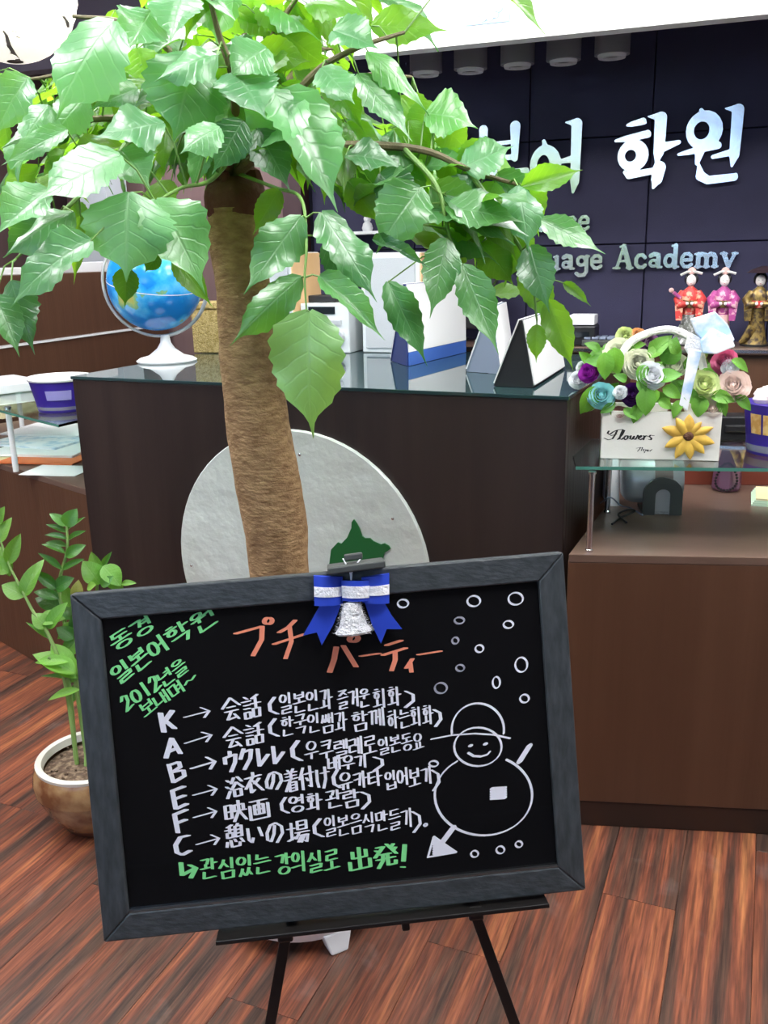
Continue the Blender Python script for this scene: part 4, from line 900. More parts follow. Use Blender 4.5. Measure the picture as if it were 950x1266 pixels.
# tall brown cabinet along the left side
XC = -3.4
z1 = onX(0, 431, XC).z; z2 = onX(110, 337, XC).z
cb_ = thing('low_cabinet', 'long dark brown cabinet with a pale trim line behind the left desk', 'cabinet', (XC-.3, 4.2, 0))
MB().box((XC-.3, 4.4, z1/2), (.6, 1.76, z1-.004)).build('body', M['brown'], cb_, bevel=.002)
MB().box((XC-.3+.003, 4.4, z1+.006), (.606, 1.76, .012)).build('pale_trim', M['whitepl'], cb_)
MB().box((XC-.3, 4.4, (z1+.014+z2)/2), (.6, 1.76, z2-z1-.014)).build('upper_body', M['brown'], cb_, bevel=.002)
p = onX(118, 337, XC)
tag(MB().box((XC-.10, p.y, z2+.03), (.16, .30, .058)).build('white_box', M['whitepl'], bevel=.004), 'small white box lying on top of the long brown cabinet', 'box')
tag(MB().box((XC-.12, p.y-.7, z2+.02), (.18, .26, .038)).build('white_box', M['paper'], bevel=.004), 'flat white box on the brown cabinet nearer the left edge of the view', 'box')
# mauve panelled cupboards beyond
cup = thing('wall_cupboard', 'mauve brown panelled cupboard standing beyond the tree on the left', 'cupboard', (-3.0, 5.6, 0))
for i in range(4):
    MB().box((-3.85+i*.62, 5.6, 1.05), (.612, .5, 2.096)).build('door', M['mauve'], cup, bevel=.006)
    MB().box((-3.60+i*.62, 5.34, 1.15), (.015, .015, .12)).build('handle', M['steel'], cup)

# ================================================================== OBJECTS ON THE COUNTER TOP
# globe
gc = D(191.5, 350, 2.93); gr = 61/F_PX*2.93
gb_ = onz(205, 447, ZT)
gb_ = Vector((gc.x+.02, gc.y+.02, ZT))
def pxy(p):
    v = p-CAM; return 475+F_PX*v.dot(AR)/v.dot(AF), 633-F_PX*v.dot(AU)/v.dot(AF)
# put the globe so that its base stands on the glass under it
dep_ = 2.93
for k in range(60):
    gc = D(191.5, 350, dep_); b_ = Vector((gc.x+.016, gc.y, ZT)); yy = pxy(b_)[1]
    dep_ += .01 if yy > 447 else -.01
gr = 60.5/F_PX*dep_; gb_ = Vector((gc.x+.022, gc.y, ZT))
gl = thing('desk_globe', 'blue desk globe on a white conical stand at the left end of the counter', 'globe', gb_)
tilt = Vector((.40, 0, .92)).normalized()
MB().ball(gc, gr*.96, 40, axis=tilt).build('ball', M['globe'], gl, smooth=True)
m_ = MB(); arc = []
for i in range(25):
    a = R(-125+i*8.2); arc.append(gc+tilt*(gr*1.06*math.sin(a+R(20)))*1+Vector((-.92, 0, .40))*(gr*1.06*-math.cos(a+R(20))))
arc = [gc+(AR*math.cos(R(a))+UP*math.sin(R(a)))*gr*1.07 for a in range(-215, -14, 8)]
m_.tube(arc, .005, 8, flat=1.8); m_.build('meridian_arm', M['chromeg'], gl, smooth=True)
m_ = MB(); m_.lathe(gc, [(gr*.968, -.0012), (gr*.968, .0012)], 48, axis=(Vector((.2, -.12, .97))), closed=True); m_.build('equator_line', M['whitepl'], gl, smooth=True)
hb = gc.z-gr*1.07-ZT
MB().lathe(gb_, [(.100, .0008), (.102, .006), (.090, .014), (.060, .022), (.030, .045), (.018, hb*.75), (.014, hb+.004), (.0, hb+.006)], 40).build('stand', M['whitepl'], gl, smooth=True)
# straw box behind the trunk
p = onz(262, 437, ZT)+cn*.06
sb = thing('straw_box', 'woven straw gold box beside the globe, half behind the tree trunk', 'box', p)
MB().box(p+UP*.08, (.16, .12, .158), cx_, cn, UP).build('body', M['gold'], sb, bevel=.004); MB().box(p+UP*.172, (.168, .128, .024), cx_, cn, UP).build('lid', M['gold'], sb, bevel=.004)
# stereo: two speakers and unit
def spk(px0, px1, pyb, pyt, label, dd_=.20):
    a, b = onz(px0, pyb, ZT), onz(px1, pyb+1, ZT); X = (b-a).normalized(); N = Vector((-X.y, X.x, 0)); W_s = (b-a).length
    h = (onP((px0+px1)/2, pyt, a, N)-a).z; c = (a+b)/2+N*dd_/2
    t = thing('stereo_speaker', label, 'speaker', c, 'stereo speakers')
    MB().box(c+UP*h/2+UP*.0005, (W_s, dd_, h-.001), X, N, UP).build('cabinet', M['silver'], t, bevel=.004)
    MB().box(a+X*W_s/2+UP*h*.5-N*.003, (W_s*.86, .006, h*.90), X, N, UP).build('grille', M['grille'], t, bevel=.002)
    MB().box(c+UP*h/2+X*(W_s/2+.003), (.006, dd_*.96, h*.98), X, N, UP).build('wood_side', M['beech'], t, bevel=.002, label='pale beech side panel')
    MB().box(a+X*W_s*.8+UP*.022-N*.007, (.025, .002, .006), X, N, UP).build('badge', M['chromeg'], t)
    return X, N
spk(333, 364, 436, 312, 'left silver stereo speaker with a beech side just right of the tree trunk')
spk(449, 520, 436, 312, 'right silver stereo speaker with a beech side behind the blue calendar')
a, b = onz(374, 436, ZT), onz(433, 437, ZT); X = (b-a).normalized(); N = Vector((-X.y, X.x, 0)); ws = (b-a).length; hs = (onP(410, 375, a, N)-a).z; c = (a+b)/2
stt = thing('stereo_unit', 'silver compact stereo unit between the two speakers', 'stereo', c+N*.12)
MB().box(c+N*.12+UP*hs/2, (ws, .24, hs-.001), X, N, UP).build('case', M['silver'], stt, bevel=.004)
MB().box(c-X*.01-N*.002+UP*hs*.86, (ws*.55, .004, hs*.15), X, N, UP).build('display', M['display'], stt, bevel=.001)
MB().box(c-N*.003+UP*hs*.62, (ws*.7, .006, hs*.11), X, N, UP).build('disc_tray', M['chromeg'], stt, bevel=.002)
MB().box(c-X*.02-N*.002+UP*hs*.42, (ws*.35, .004, hs*.12), X, N, UP).build('button_row', M['display'], stt, bevel=.001)
MB().lathe(c+X*ws*.25+UP*hs*.33, [(.030, 0), (.030, .01), (.026, .016)], 28, axis=-N).build('volume_knob', M['chromeg'], stt, smooth=True)
p = c+N*.12+UP*(hs); tag(MB().box(p+UP*.0125-X*.04, (.11, .10, .024), X, N, UP).build('black_case', M['blackbox'], bevel=.003), 'small black case lying on top of the stereo unit', 'case')
# desk calendars (A-frames)
def calendar(front_l, front_r, apex_px, end_r, label, end_m, page_m, strip=None, lim=.34):
    a, b = onz(*front_l, ZT), onz(*front_r, ZT); e = onz(*end_r, ZT)
    n_ = (b-a).cross(UP).normalized(); ap = onP(*apex_px, (a+b)/2, n_); ax = (e-b)
    ax = ax.normalized()*min(ax.length, lim)
    t = thing('desk_calendar', label, 'calendar', (a+b)/2+ax/2, 'desk calendars on the counter')
    thk = .0035; base = UP*.001
    def panel(p, q, off, mt, nm, z0=0, z1=1, l0=0, l1=1):
        nn = (q-p).cross(ax).normalized(); 
        if nn.dot(UP) < 0: nn = -nn
        A_ = p+(q-p)*z0; B_ = p+(q-p)*z1; pts = [A_+ax*l0, A_+ax*l1, B_+ax*l1, B_+ax*l0]
        MB().prism([x+nn*off+base for x in pts], nn*thk).build(nm, mt, t)
    MB().prism([a+base+ax*.004, b+base+ax*.004, ap+base+ax*.004], ax*.003).build('end_panel', end_m, t)
    MB().prism([a+base+ax*.994, b+base+ax*.994, ap+base+ax*.994], ax*.003).build('end_panel', end_m, t)
    panel(a, ap, 0, end_m, 'stand_board'); panel(b, ap, 0, end_m, 'stand_board')
    panel(b, ap, .0045, page_m, 'month_page', .03 if not strip else .17, 1.0, .01, .99)
    panel(a, ap, .0045, page_m, 'rear_page', .03, 1.0, .01, .99)
    if strip: panel(b, ap, .0045, strip, 'printed_strip', .0, .165, .01, .99)
    for i in range(12):
        MB().lathe(ap+base+ax*((i+.5)/12), [(.006, -.001), (.006, .001)], 10, axis=ax, closed=True).build('wire_ring', M['chromeg'], t)
calendar((484, 447), (503, 453), (500, 352), (585, 433), 'desk calendar with a navy end and a blue strip beneath a blank white page', M['navycard'], M['paper'], M['bluecard'], lim=.44)
calendar((578, 460), (618, 463), (606, 382), (640, 440), 'desk calendar with a slate grey end between the blue and the black one', M['greycard'], M['paper'])
calendar((612, 478), (658, 480), (644, 397), (705, 450), 'desk calendar with a black triangular end nearest the counter corner', M['blackcard'], M['paper'], lim=.42)

# ================================================================== BACK: credenza, dolls, letters
ZK = 1.13
k0 = onz(930, 431, ZK); YK = k0.y
crd = thing('rear_credenza', 'dark brown credenza with a pale front edge below the navy wall', 'cabinet', (.6, YK+.12, 0))
MB().box((0, YK+.13, (ZK-.022)/2), (3.1, .22, ZK-.024)).build('body', M['brown'], crd, bevel=.002)
MB().box((0, YK+.12, ZK-.010), (3.12, .25, .020)).build('top', M['browntop'], crd, bevel=.002)
MB().box((0, YK-.006, ZK-.010), (3.12, .002, .010)).build('edge_strip', M['steel'], crd)
# black machine and white box left of the flowers
p = onY(720, 438, YK+.08); p.z = ZK
ph_ = thing('card_terminal', 'black card terminal with keys behind the flower box', 'machine', p)
MB().box(p+UP*.035, (.10, .12, .068)).build('body', M['blackbox'], ph_, bevel=.005)
MB().box(p+Vector((.0, -.062, .04)), (.06, .004, .02)).build('screen', M['display'], ph_)
p2 = p+UP*.071
tag(MB().box(p2+UP*.018, (.09, .10, .034)).build('white_carton', M['whitepl'], bevel=.003), 'small white carton sitting on the black card terminal', 'carton')
kb = onY(755, 440, YK+.05); kb.z = ZK
kbd = thing('keyboard', 'grey blue keyboard with dark keys lying left of the dolls', 'keyboard', kb)
MB().box(kb+UP*.012, (.19, .11, .022)).build('base', M['darkgrey'], kbd, bevel=.004)
for i in range(7):
    for j in range(3): MB().box(kb+Vector((-.078+i*.026, -.03+j*.028, .028)), (.022, .022, .008)).build('key', M['greycard'], kbd, bevel=.002)

def doll(px, pyf, pyh, label, kim, under, hat, rnd, fan=False):
    base = onY(px, pyf, YK+.10); base.z = ZK+.0005
    H_ = (onY(px, pyh, YK+.10)-base).z; s = H_/.26
    t = thing('kimono_doll', label, 'doll', base, 'kimono dolls on the rear credenza')
    V = lambda x, y, z: base+Vector((x*s, y*s, z*s))
    MB().lathe(base, [(.050*s, 0), (.050*s, .006*s)], 24).build('base', M['blackbox'], t)
    MB().lathe(base, [(.040*s, .006*s), (.034*s, .02*s), (.026*s, .07*s), (.028*s, .11*s), (.024*s, .13*s)], 20, sy=.75).build('skirt', under, t, smooth=True)
    # trailing hem
    MB().tube([V(-.01, -.01, .06), V(-.028, -.015, .03), V(-.05, -.02, .010)], [.026*s, .020*s, .008*s], 10, flat=.6).build('trailing_hem', under, t, smooth=True)
    MB().lathe(base, [(.030*s, .105*s), (.029*s, .13*s), (.031*s, .155*s), (.029*s, .18*s), (.012*s, .195*s), (.008*s, .20*s)], 20, sy=.7).build('robe_bodice', kim, t, smooth=True)
    MB().lathe(base, [(.031*s, .128*s), (.032*s, .134*s), (.031*s, .152*s)], 20, sy=.74).build('sash', M['kgold'] if kim is not M['kgold'] else M['kred'], t, smooth=True)
    for sx in (-1, 1):
        MB().tube([V(sx*.024, 0, .178), V(sx*.040, -.012, .155), V(sx*.030, -.030, .135), V(sx*.010, -.036, .142)], [.013*s, .015*s, .017*s, .008*s], 10).build('arm_sleeve', kim, t, smooth=True)
        MB().hexa([V(sx*.032-.010, -.036, .085), V(sx*.032+.010, -.036, .085), V(sx*.032+.010, -.022, .085), V(sx*.032-.010, -.022, .085)], [V(sx*.034-.014, -.036, .14), V(sx*.034+.014, -.036, .14), V(sx*.034+.014, -.020, .14), V(sx*.034-.014, -.020, .14)]).build('hanging_sleeve', kim, t, bevel=.002)
        MB().ball(V(sx*.008, -.040, .143), .006*s, 10).build('hand', M['skin'], t, smooth=True)
    MB().lathe(base+UP*.195*s, [(.007*s, 0), (.007*s, .012*s)], 12).build('neck', M['skin'], t)
    MB().ball(V(0, -.003, .218), .0165*s, 18, sc=(1, 1, 1.22)).build('head', M['skin'], t, smooth=True)
    MB().ball(V(0, .006, .224), .0195*s, 16, sc=(1.1, .9, 1.15)).build('hair', M['hair'], t, smooth=True)
    for sx in (-1, 1): MB().ball(V(sx*.0165, 0, .222), .009*s, 10, sc=(.7, 1, 1.5)).build('hair_wing', M['hair'], t, smooth=True)
    f_ = MB()
    for sx in (-1, 1): f_.box(V(sx*.006, -.019, .220), (.004*s, .001, .0012*s))
    f_.build('eyes', M['hair'], t); MB().box(V(0, -.0205, .208), (.004*s, .001, .0015*s)).build('mouth', M['kred'], t)
    if hat == 'crown':
        MB().ball(V(0, 0, .248), .014*s, 12, sc=(1, .8, 1)).build('hair_ornament', M['kpink'], t, smooth=True)
        MB().tube([V(-.036, -.004, .236), V(-.015, -.006, .246), V(.012, -.006, .246), V(.034, -.004, .240)], .0035*s, 8, flat=1.6).build('hair_stick', M['handle'], t)
    else:
        MB().lathe(V(.008, .0, .262), [(.055*s, -.018*s), (.04*s, -.008*s), (.012*s, .002*s), (0.001, .004*s)], 16, closed=True).build('umbrella', M['parasol'], t)
        MB().tube([V(.03, -.02, .12), V(.008, 0, .262)], .002*s, 6).build('umbrella_stick', M['hair'], t)
    if fan:
        MB().tube([V(-.03, -.03, .16), V(-.055, -.035, .18)], .006*s, 8).build('raised_arm', M['kmag'], t)
        MB().ball(V(-.062, -.036, .187), .0085*s, 10).build('raised_hand', M['kpink'], t, smooth=True)
    MB().lathe(V(.0, .026, .15), [(.001, -.012*s), (.02*s, -.01*s), (.022*s, 0), (.02*s, .01*s), (.001, .012*s)], 14, axis=(0, 1, 0)).build('sash_bow', M['whitefoam'] if hat == 'crown' else M['kred'], t, smooth=True)
doll(850, 424, 331, 'kimono doll in a red robe with a raised hand, leftmost of the dolls', M['kred'], M['kgrey'], 'crown', rf, fan=True)
doll(890.5, 424, 331, 'kimono doll in a magenta robe, second from the left of the dolls', M['kmag'], M['kpink'], 'crown', rf)
doll(934, 424, 331, 'kimono doll in gold brocade under a dark umbrella on the right', M['kgold'], M['kgold'], 'umbrella', rf)
# thin white wall shelf with small figure far left of the navy wall
p = onY(452, 288, YW-.10)
sh = tag(MB().box((p.x, YW-.075, p.z), (.34, .11, .012)).build('wall_shelf', M['whitepl'], bevel=.002), 'thin white shelf on the navy wall glimpsed through the leaves', 'shelf')
fg = thing('cat_figurine', 'small white figurine on the thin wall shelf', 'figurine', (p.x, YW-.075, p.z+.0065))
fgl = Vector((p.x, YW-.075, p.z+.0065))
MB().lathe(fgl, [(.018, 0), (.022, .012), (.017, .03), (.010, .036)], 16).build('body', M['whitepl'], fg, smooth=True); MB().ball(fgl+UP*.047, .015, 14).build('head', M['whitepl'], fg, smooth=True)
# monitor behind the speakers
mc = onY(520, 312, 3.30); mnt = thing('computer_monitor', 'black computer monitor behind the right speaker and calendars', 'monitor', (mc.x, YK+.12, ZK))
MB().box((mc.x+.02, YK+.12, (mc.z+ZK+.05)/2), (.50, .04, mc.z-ZK-.05)).build('screen', M['blackbox'], mnt, bevel=.006)
MB().box((mc.x+.02, YK+.135, ZK+.05), (.06, .03, .09)).build('neck', M['blackbox'], mnt)
MB().box((mc.x+.02, YK+.12, ZK+.007), (.24, .16, .012)).build('foot', M['blackbox'], mnt)
# downlights
for i, (px, py) in enumerate(((527, 90), (582, 86), (640, 80), (697, 75), (757, 68))):
    p = onY(px, py, 3.27)
    t = thing('spotlight', ['leftmost grey cylinder spotlight, half behind the leaf tips', 'second grey cylinder spotlight from the left under the soffit', 'middle one of the five grey cylinder spotlights', 'fourth grey cylinder spotlight from the left under the soffit', 'rightmost grey cylinder spotlight under the soffit'][i], 'lamp', (p.x, 3.27, 2.34), 'cylinder spotlights under the soffit')
    MB().lathe((p.x, 3.27, p.z), [(.056, 0), (.056, 2.34-p.z)], 28).build('housing', M['lampgrey'], t, smooth=True)
    MB().lathe((p.x, 3.27, p.z), [(.026, -.003), (.028, -.010), (.043, -.010), (.046, 0.001)], 28, closed=True).build('trim_ring', M['ringm'], t, smooth=True)

# metal letters on the wall ------------------------------------------------------
YLt = YW-.030
def solid_letter(mb, o, strokes, sx, sz, ext, N=70, bold=1.0):
    """brush strokes [(points, half widths)] merged into one clean outline (marching squares) and extruded"""
    S_ = []
    for pts, ws_ in strokes:
        for (a, wa), (b, wb_) in zip(zip(pts, ws_), zip(pts[1:], ws_[1:])): S_.append((a[0]*sx, -a[1]*sz, b[0]*sx, -b[1]*sz, wa*sx*bold, wb_*sx*bold))
    x0 = min(min(q_[0], q_[2]) for q_ in S_)-.2*sx; x1 = max(max(q_[0], q_[2]) for q_ in S_)+.2*sx
    y0 = min(min(q_[1], q_[3]) for q_ in S_)-.2*sx; y1 = max(max(q_[1], q_[3]) for q_ in S_)+.2*sx
    h = max(x1-x0, y1-y0)/N; nx, ny = int((x1-x0)/h)+2, int((y1-y0)/h)+2
    X, Y = np.meshgrid(x0+h*np.arange(nx), y0+h*np.arange(ny), indexing='ij'); Fd = np.full(X.shape, 9.0)
    for ax, ay, bx_, by_, wa, wb_ in S_:
        dx_, dy_ = bx_-ax, by_-ay; l2 = dx_*dx_+dy_*dy_+1e-12
        t = np.clip(((X-ax)*dx_+(Y-ay)*dy_)/l2, 0, 1); Fd = np.minimum(Fd, np.hypot(X-ax-t*dx_, Y-ay-t*dy_)-(wa+(wb_-wa)*t))
    vid = {}; vs_ = []; fs = []; sides = []
    def P(key, x, y):
        if key not in vid: vid[key] = len(vs_); vs_.append((x, y))
        return vid[key]
    for i in range(nx-1):
        for j in range(ny-1):
            c4 = [(i, j), (i+1, j), (i+1, j+1), (i, j+1)]; f4 = [Fd[c] for c in c4]
            if min(f4) >= 0: continue
            poly = []; cut = []
            for k in range(4):
                c, d = c4[k], c4[(k+1) % 4]; fc, fd_ = f4[k], f4[(k+1) % 4]
                if fc < 0: poly.append(P(c, X[c], Y[c]))
                if (fc < 0) != (fd_ < 0):
                    t = fc/(fc-fd_); key = (min(c, d), max(c, d)); v = P(key, X[c]+(X[d]-X[c])*t, Y[c]+(Y[d]-Y[c])*t); poly.append(v); cut.append((v, fc < 0))
            if len(poly) > 2: fs.append(tuple(poly))
            for k in range(0, len(cut)-1, 2):
                a, b = cut[k][0], cut[k+1][0]
                sides.append((a, b) if cut[k][1] else (b, a))
    n_ = len(vs_); W3 = [o+Vector((x, 0, y)) for x, y in vs_]
    mb.add([p+Vector((0, -ext, 0)) for p in W3]+W3, fs+[(b, a, a+n_, b+n_) for a, b in sides])
def circ(cx, cy, rx, ry, n=20): return [(cx+rx*math.cos(2*math.pi*i/n), cy+ry*math.sin(2*math.pi*i/n)) for i in range(n+1)]
def ringw(w_, n=20): return [w_*(1+.25*math.cos(2*math.pi*i/n*1)) for i in range(n+1)]
VS = lambda x, y0, y1, w_=.085: (([(x-.20, y0+.02), (x-.06, y0+.03), (x, y0+.09)], [.01, .05, w_]), ([(x, y0+.05), (x, y0+.3), (x-.005, y1-.15), (x-.03, y1)], [w_, w_*.95, w_*.85, .02]))
def bar(x0, y0, x1, y1, w_=.05): return ([(x0, y0), ((x0*3+x1)/4, (y0*3+y1)/4), (x1-.02, y1), (x1+.02, y1+.02)], [.02, w_*.8, w_*1.1, .02])
KG = {
 '어': [(circ(.30, .60, .20, .22), ringw(.075)), ([(.28, .26), (.33, .40)], [.03, .06]), ([(.56, .56), (.80, .53)], [.03, .055])]+list(VS(.86, .0, 1.0)),
 '학': [bar(.16, .12, .42, .08, .045), bar(-.02, .33, .50, .26, .05), (circ(.25, .55, .17, .155), ringw(.07)), ([(.72, .46), (.98, .40)], [.07, .03])]+list(VS(.68, .0, .68))+[([(.14, .78), (.22, .83), (.60, .78), (.72, .76)], [.02, .05, .045, .07]), ([(.70, .74), (.67, .90), (.62, 1.02)], [.09, .08, .02])],
 '원': [(circ(.33, .28, .21, .20), ringw(.075)), ([(.28, .0), (.33, .10)], [.03, .06]), bar(-.04, .60, .60, .50, .05), ([(.30, .58), (.27, .74)], [.07, .03]), ([(.52, .66), (.80, .61)], [.03, .05])]+list(VS(.86, -.02, .80))+[([(.30, .76), (.34, .92), (.46, .985), (.88, .96), (.90, .93)], [.02, .07, .06, .055, .03])],
 '일': [(circ(.30, .26, .21, .20), ringw(.075))]+list(VS(.84, .0, .52))+[([(.22, .60), (.80, .57)], [.03, .05]), ([(.80, .57), (.78, .76), (.28, .78), (.27, .97), (.88, .94)], [.06, .05, .045, .06, .05])],
 '본': [([(.22, .02), (.22, .42)], [.07, .05]), ([(.78, .0), (.78, .42)], [.08, .05]), ([(.22, .22), (.78, .20)], [.03, .03]), ([(.22, .42), (.78, .40)], [.04, .04]), ([(.50, .42), (.50, .58)], [.05, .06]), bar(-.02, .64, 1.0, .60, .05), ([(.26, .74), (.28, .96), (.84, .93)], [.03, .07, .05])],
}
ux, uz = Vector((1, 0, 0)), UP
wd1 = thing('korean_lettering', 'large polished steel Korean letters on the navy wall', 'sign', (onY(740, 190, YLt)))
for ch_, x0, y0, x1, y1 in (('일', 517, 172, 582, 262), ('본', 584, 158, 652, 250), ('어', 655, 151, 721, 239), ('학', 765, 143, 838, 231), ('원', 846, 136, 917, 224)):
    a = onY(x0, y0, YLt); b = onY(x1, y1, YLt); s_x = (b.x-a.x)
    s_z = (onY((x0+x1)/2, y0, YLt).z-onY((x0+x1)/2, y1, YLt).z); a.z = onY((x0+x1)/2, y0, YLt).z
    mb = MB()
    solid_letter(mb, a, KG[ch_], s_x, s_z, .014, 84, 1.12)
    mb.build('letter', M['mirror'], wd1)
# slab serif latin: strokes in em box, y down, cap height 1
sr = lambda x, y, w_=.13: ([(x-w_, y), (x+w_, y)], [.045, .045])
B_ = .085
def st_(*p, w=B_): return (list(p), [w]*len(p))
LT = {
 'J': (.55, [st_((.38, .04), (.38, .75), (.28, .93), (.12, .93), (.06, .8)), sr(.38, .04, .16)]),
 'a': (.62, [(circ(.24, .78, .14, .13, 14), [.06]*15), st_((.12, .45), (.25, .38), (.42, .42), (.44, .55), (.44, .92)), sr(.52, .95, .06)]),
 'p': (.68, [(circ(.36, .67, .19, .24, 14), [.07]*15), st_((.14, .42), (.14, 1.28)), sr(.14, 1.28), sr(.08, .42, .06)]),
 'n': (.70, [st_((.15, .42), (.15, .96)), st_((.15, .52), (.30, .42), (.45, .45), (.52, .58), (.52, .96)), sr(.15, .96), sr(.52, .96), sr(.08, .42, .06)]),
 'e': (.60, [st_((.12, .66), (.46, .66), (.46, .50), (.36, .40), (.20, .41), (.09, .55), (.09, .78), (.20, .94), (.36, .95), (.48, .86), w=.068)]),
 's': (.52, [st_((.40, .52), (.30, .41), (.14, .44), (.12, .58), (.36, .72), (.40, .86), (.26, .96), (.08, .88), w=.068)]),
 'L': (.70, [st_((.18, .04), (.18, .94)), st_((.10, .95), (.58, .95), (.60, .70), w=.05), sr(.18, .04)]),
 'g': (.64, [(circ(.28, .62, .17, .19, 14), [.065]*15), st_((.50, .42), (.50, 1.10), (.40, 1.25), (.18, 1.26), (.08, 1.18), w=.075), sr(.54, .42, .06)]),
 'u': (.70, [st_((.14, .42), (.14, .80), (.24, .95), (.40, .92), (.52, .80)), st_((.52, .42), (.52, .96)), sr(.08, .42, .06), sr(.46, .42, .06), sr(.60, .95, .06)]),
 'A': (.86, [st_((.40, .02), (.14, .96), w=.06), st_((.40, .02), (.68, .96), w=.10), st_((.22, .66), (.58, .66), w=.045), sr(.13, .96, .13), sr(.69, .96, .13), sr(.36, .03, .10)]),
 'c': (.56, [st_((.44, .52), (.34, .41), (.18, .42), (.08, .56), (.08, .80), (.20, .94), (.36, .95), (.46, .86), w=.072)]),
 'd': (.68, [(circ(.27, .68, .18, .24, 14), [.07]*15), st_((.50, .03), (.50, .96)), sr(.43, .04, .07), sr(.58, .95, .06)]),
 'm': (1.02, [st_((.15, .42), (.15, .96)), st_((.15, .52), (.28, .42), (.42, .46), (.48, .58), (.48, .96)), st_((.50, .52), (.62, .42), (.76, .46), (.82, .58), (.82, .96)), sr(.15, .96, .11), sr(.48, .96, .11), sr(.82, .96, .11), sr(.08, .42, .06)]),
 'y': (.66, [st_((.12, .42), (.34, .96)), st_((.56, .42), (.34, .96), (.22, 1.22), (.08, 1.24), w=.065), sr(.12, .42, .11), sr(.56, .42, .10)]),
}
def latin(text, xr, yb0, yb1, xl, cap, name, label):
    a = onY(xl, yb0, YLt); b = onY(xr, yb1, YLt); t = thing(name, label, 'sign', (a+b)/2)
    tot = sum(LT[c_][0] if c_ != ' ' else .42 for c_ in text); k = (b.x-a.x)/tot; x = a.x
    zc = (onY((xl+xr)/2, (yb0+yb1)/2-cap, YLt).z-onY((xl+xr)/2, (yb0+yb1)/2, YLt).z)
    for c_ in text:
        if c_ == ' ': x += .42*k; continue
        mb = MB(); zb_ = a.z+(b.z-a.z)*(x-a.x)/(b.x-a.x)
        solid_letter(mb, Vector((x, YLt, zb_+zc)), LT[c_][1], k, zc, .009, 44, 1.08)
        mb.build('letter', M['mirror'], t); x += LT[c_][0]*k
latin('Japanese', 731, 287, 285, 602, 28, 'english_lettering', 'upper line of small polished steel letters reading Japanese')
latin('Language Academy', 911, 335, 330, 602, 28, 'english_lettering', 'lower line of small polished steel letters reading Language Academy')

# ================================================================== TREE
Tb = onz(376, 1112, 0); Tb.z = 0
# trunk centre line at pixel measured places, at the depth of a slightly leaning stem above the base
ft_ = (AF.x, AF.y); tn = Vector((AF.x, AF.y, 0)).normalized()
def tp_(px, py): return onP(px, py, Tb, tn)
line_ = [(358, 860, 36), (347, 705, 36.5), (338, 640, 40), (326, 560, 40), (312, 480, 38), (306, 420, 34), (300, 360, 33), (294, 300, 34), (292, 258, 36), (296, 236, 34), (300, 222, 24)]
tree = thing('potted_tree', 'tall indoor tree with a stout bare trunk and a spreading crown of glossy green leaves', 'tree', Tb)
def dpt(p): return (p-CAM).dot(AF)
def rad(p, rpx): return rpx*dpt(p)/F_PX
stand = thing('plant_stand', 'white plastic plant stand with stubby legs under the tree pot', 'stand', Tb)
MB().lathe(Tb, [(.150, .034), (.185, .040), (.196, .066), (.190, .069), (.175, .050), (0.001, .048)], 48, closed=True).build('tray', M['whitepl'], stand, smooth=True)
for k in range(4):
    a = R(28+k*90)+math.atan2(-tn.y, -tn.x); d = Vector((math.cos(a), math.sin(a), 0)); s_ = Vector((-d.y, d.x, 0)); p = Tb+d*.178
    MB().hexa([p-d*.018-s_*.020+UP*.0005, p+d*.020-s_*.020+UP*.0005, p+d*.020+s_*.020+UP*.0005, p-d*.018+s_*.020+UP*.0005],
              [p-d*.03-s_*.034+UP*.050, p+d*.012-s_*.034+UP*.050, p+d*.012+s_*.034+UP*.050, p-d*.03+s_*.034+UP*.050]).build('leg', M['whitepl'], stand, bevel=.004)
pot = thing('tree_pot', 'dark round ceramic pot of the tall tree behind the signboard', 'pot', Tb+UP*.0505)
MB().lathe(Tb+UP*.0505, [(.10, 0), (.13, .02), (.165, .16), (.175, .30), (.185, .31), (.185, .33), (.165, .33), (.158, .30), (.0005, .295)], 48).build('vessel', M['potdark'], pot, smooth=True)
MB().lathe(Tb+UP*.3585, [(.157, 0), (.15, .012), (.06, .02), (0.001, .022)], 32).build('soil', M['soil'], pot, smooth=True)
pa_, pb_ = tp_(358, 860), tp_(347, 705); sl_ = (pa_-pb_)/(pa_.z-pb_.z)
pts = [pa_+sl_*(.34-pa_.z), pa_+sl_*(.45-pa_.z)]; rs = [.068, .062]
for px, py, r in line_:
    p = tp_(px, py); pts.append(p); rs.append(rad(p, r))
pp2 = smooth_path(pts[:-2], 9); rr2 = []
for i in range(len(pp2)):
    f = i/9; k = int(min(f, len(pts)-4)); fr_ = f-k; rr2.append(rs[k]*(1-fr_)+rs[k+1]*fr_)
trk = MB(); n = 28; vs_ = []; fs = []; rt = random.Random(5)
for i, p in enumerate(pp2):
    for k in range(n):
        a = 2*math.pi*k/n; u = Vector((math.cos(a), math.sin(a), 0))
        w_ = rr2[i]*(1+.035*math.sin(3*a+i*.35)+.006*math.sin(i*1.9)+.015*math.sin(5*a-i*.6)); vs_.append(p+u*w_)
for i in range(len(pp2)-1):
    for k in range(n): a, b = i*n+k, i*n+(k+1) % n; fs.append((a, b, b+n, a+n))
trk.add(vs_, fs+[tuple(range(n-1, -1, -1)), tuple((len(pp2)-1)*n+k for k in range(n))]).build('trunk', M['bark'], tree, smooth=True)
ttop = pp2[-1]; rtop = rr2[-1]
cap = MB(); cap.lathe(ttop-UP*.02, [(rtop*.9, 0), (rtop*1.05, .012), (rtop*1.08, .04), (rtop*1.0, .06), (rtop*.7, .075), (.001, .078)], 26, sx=1, sy=.95)
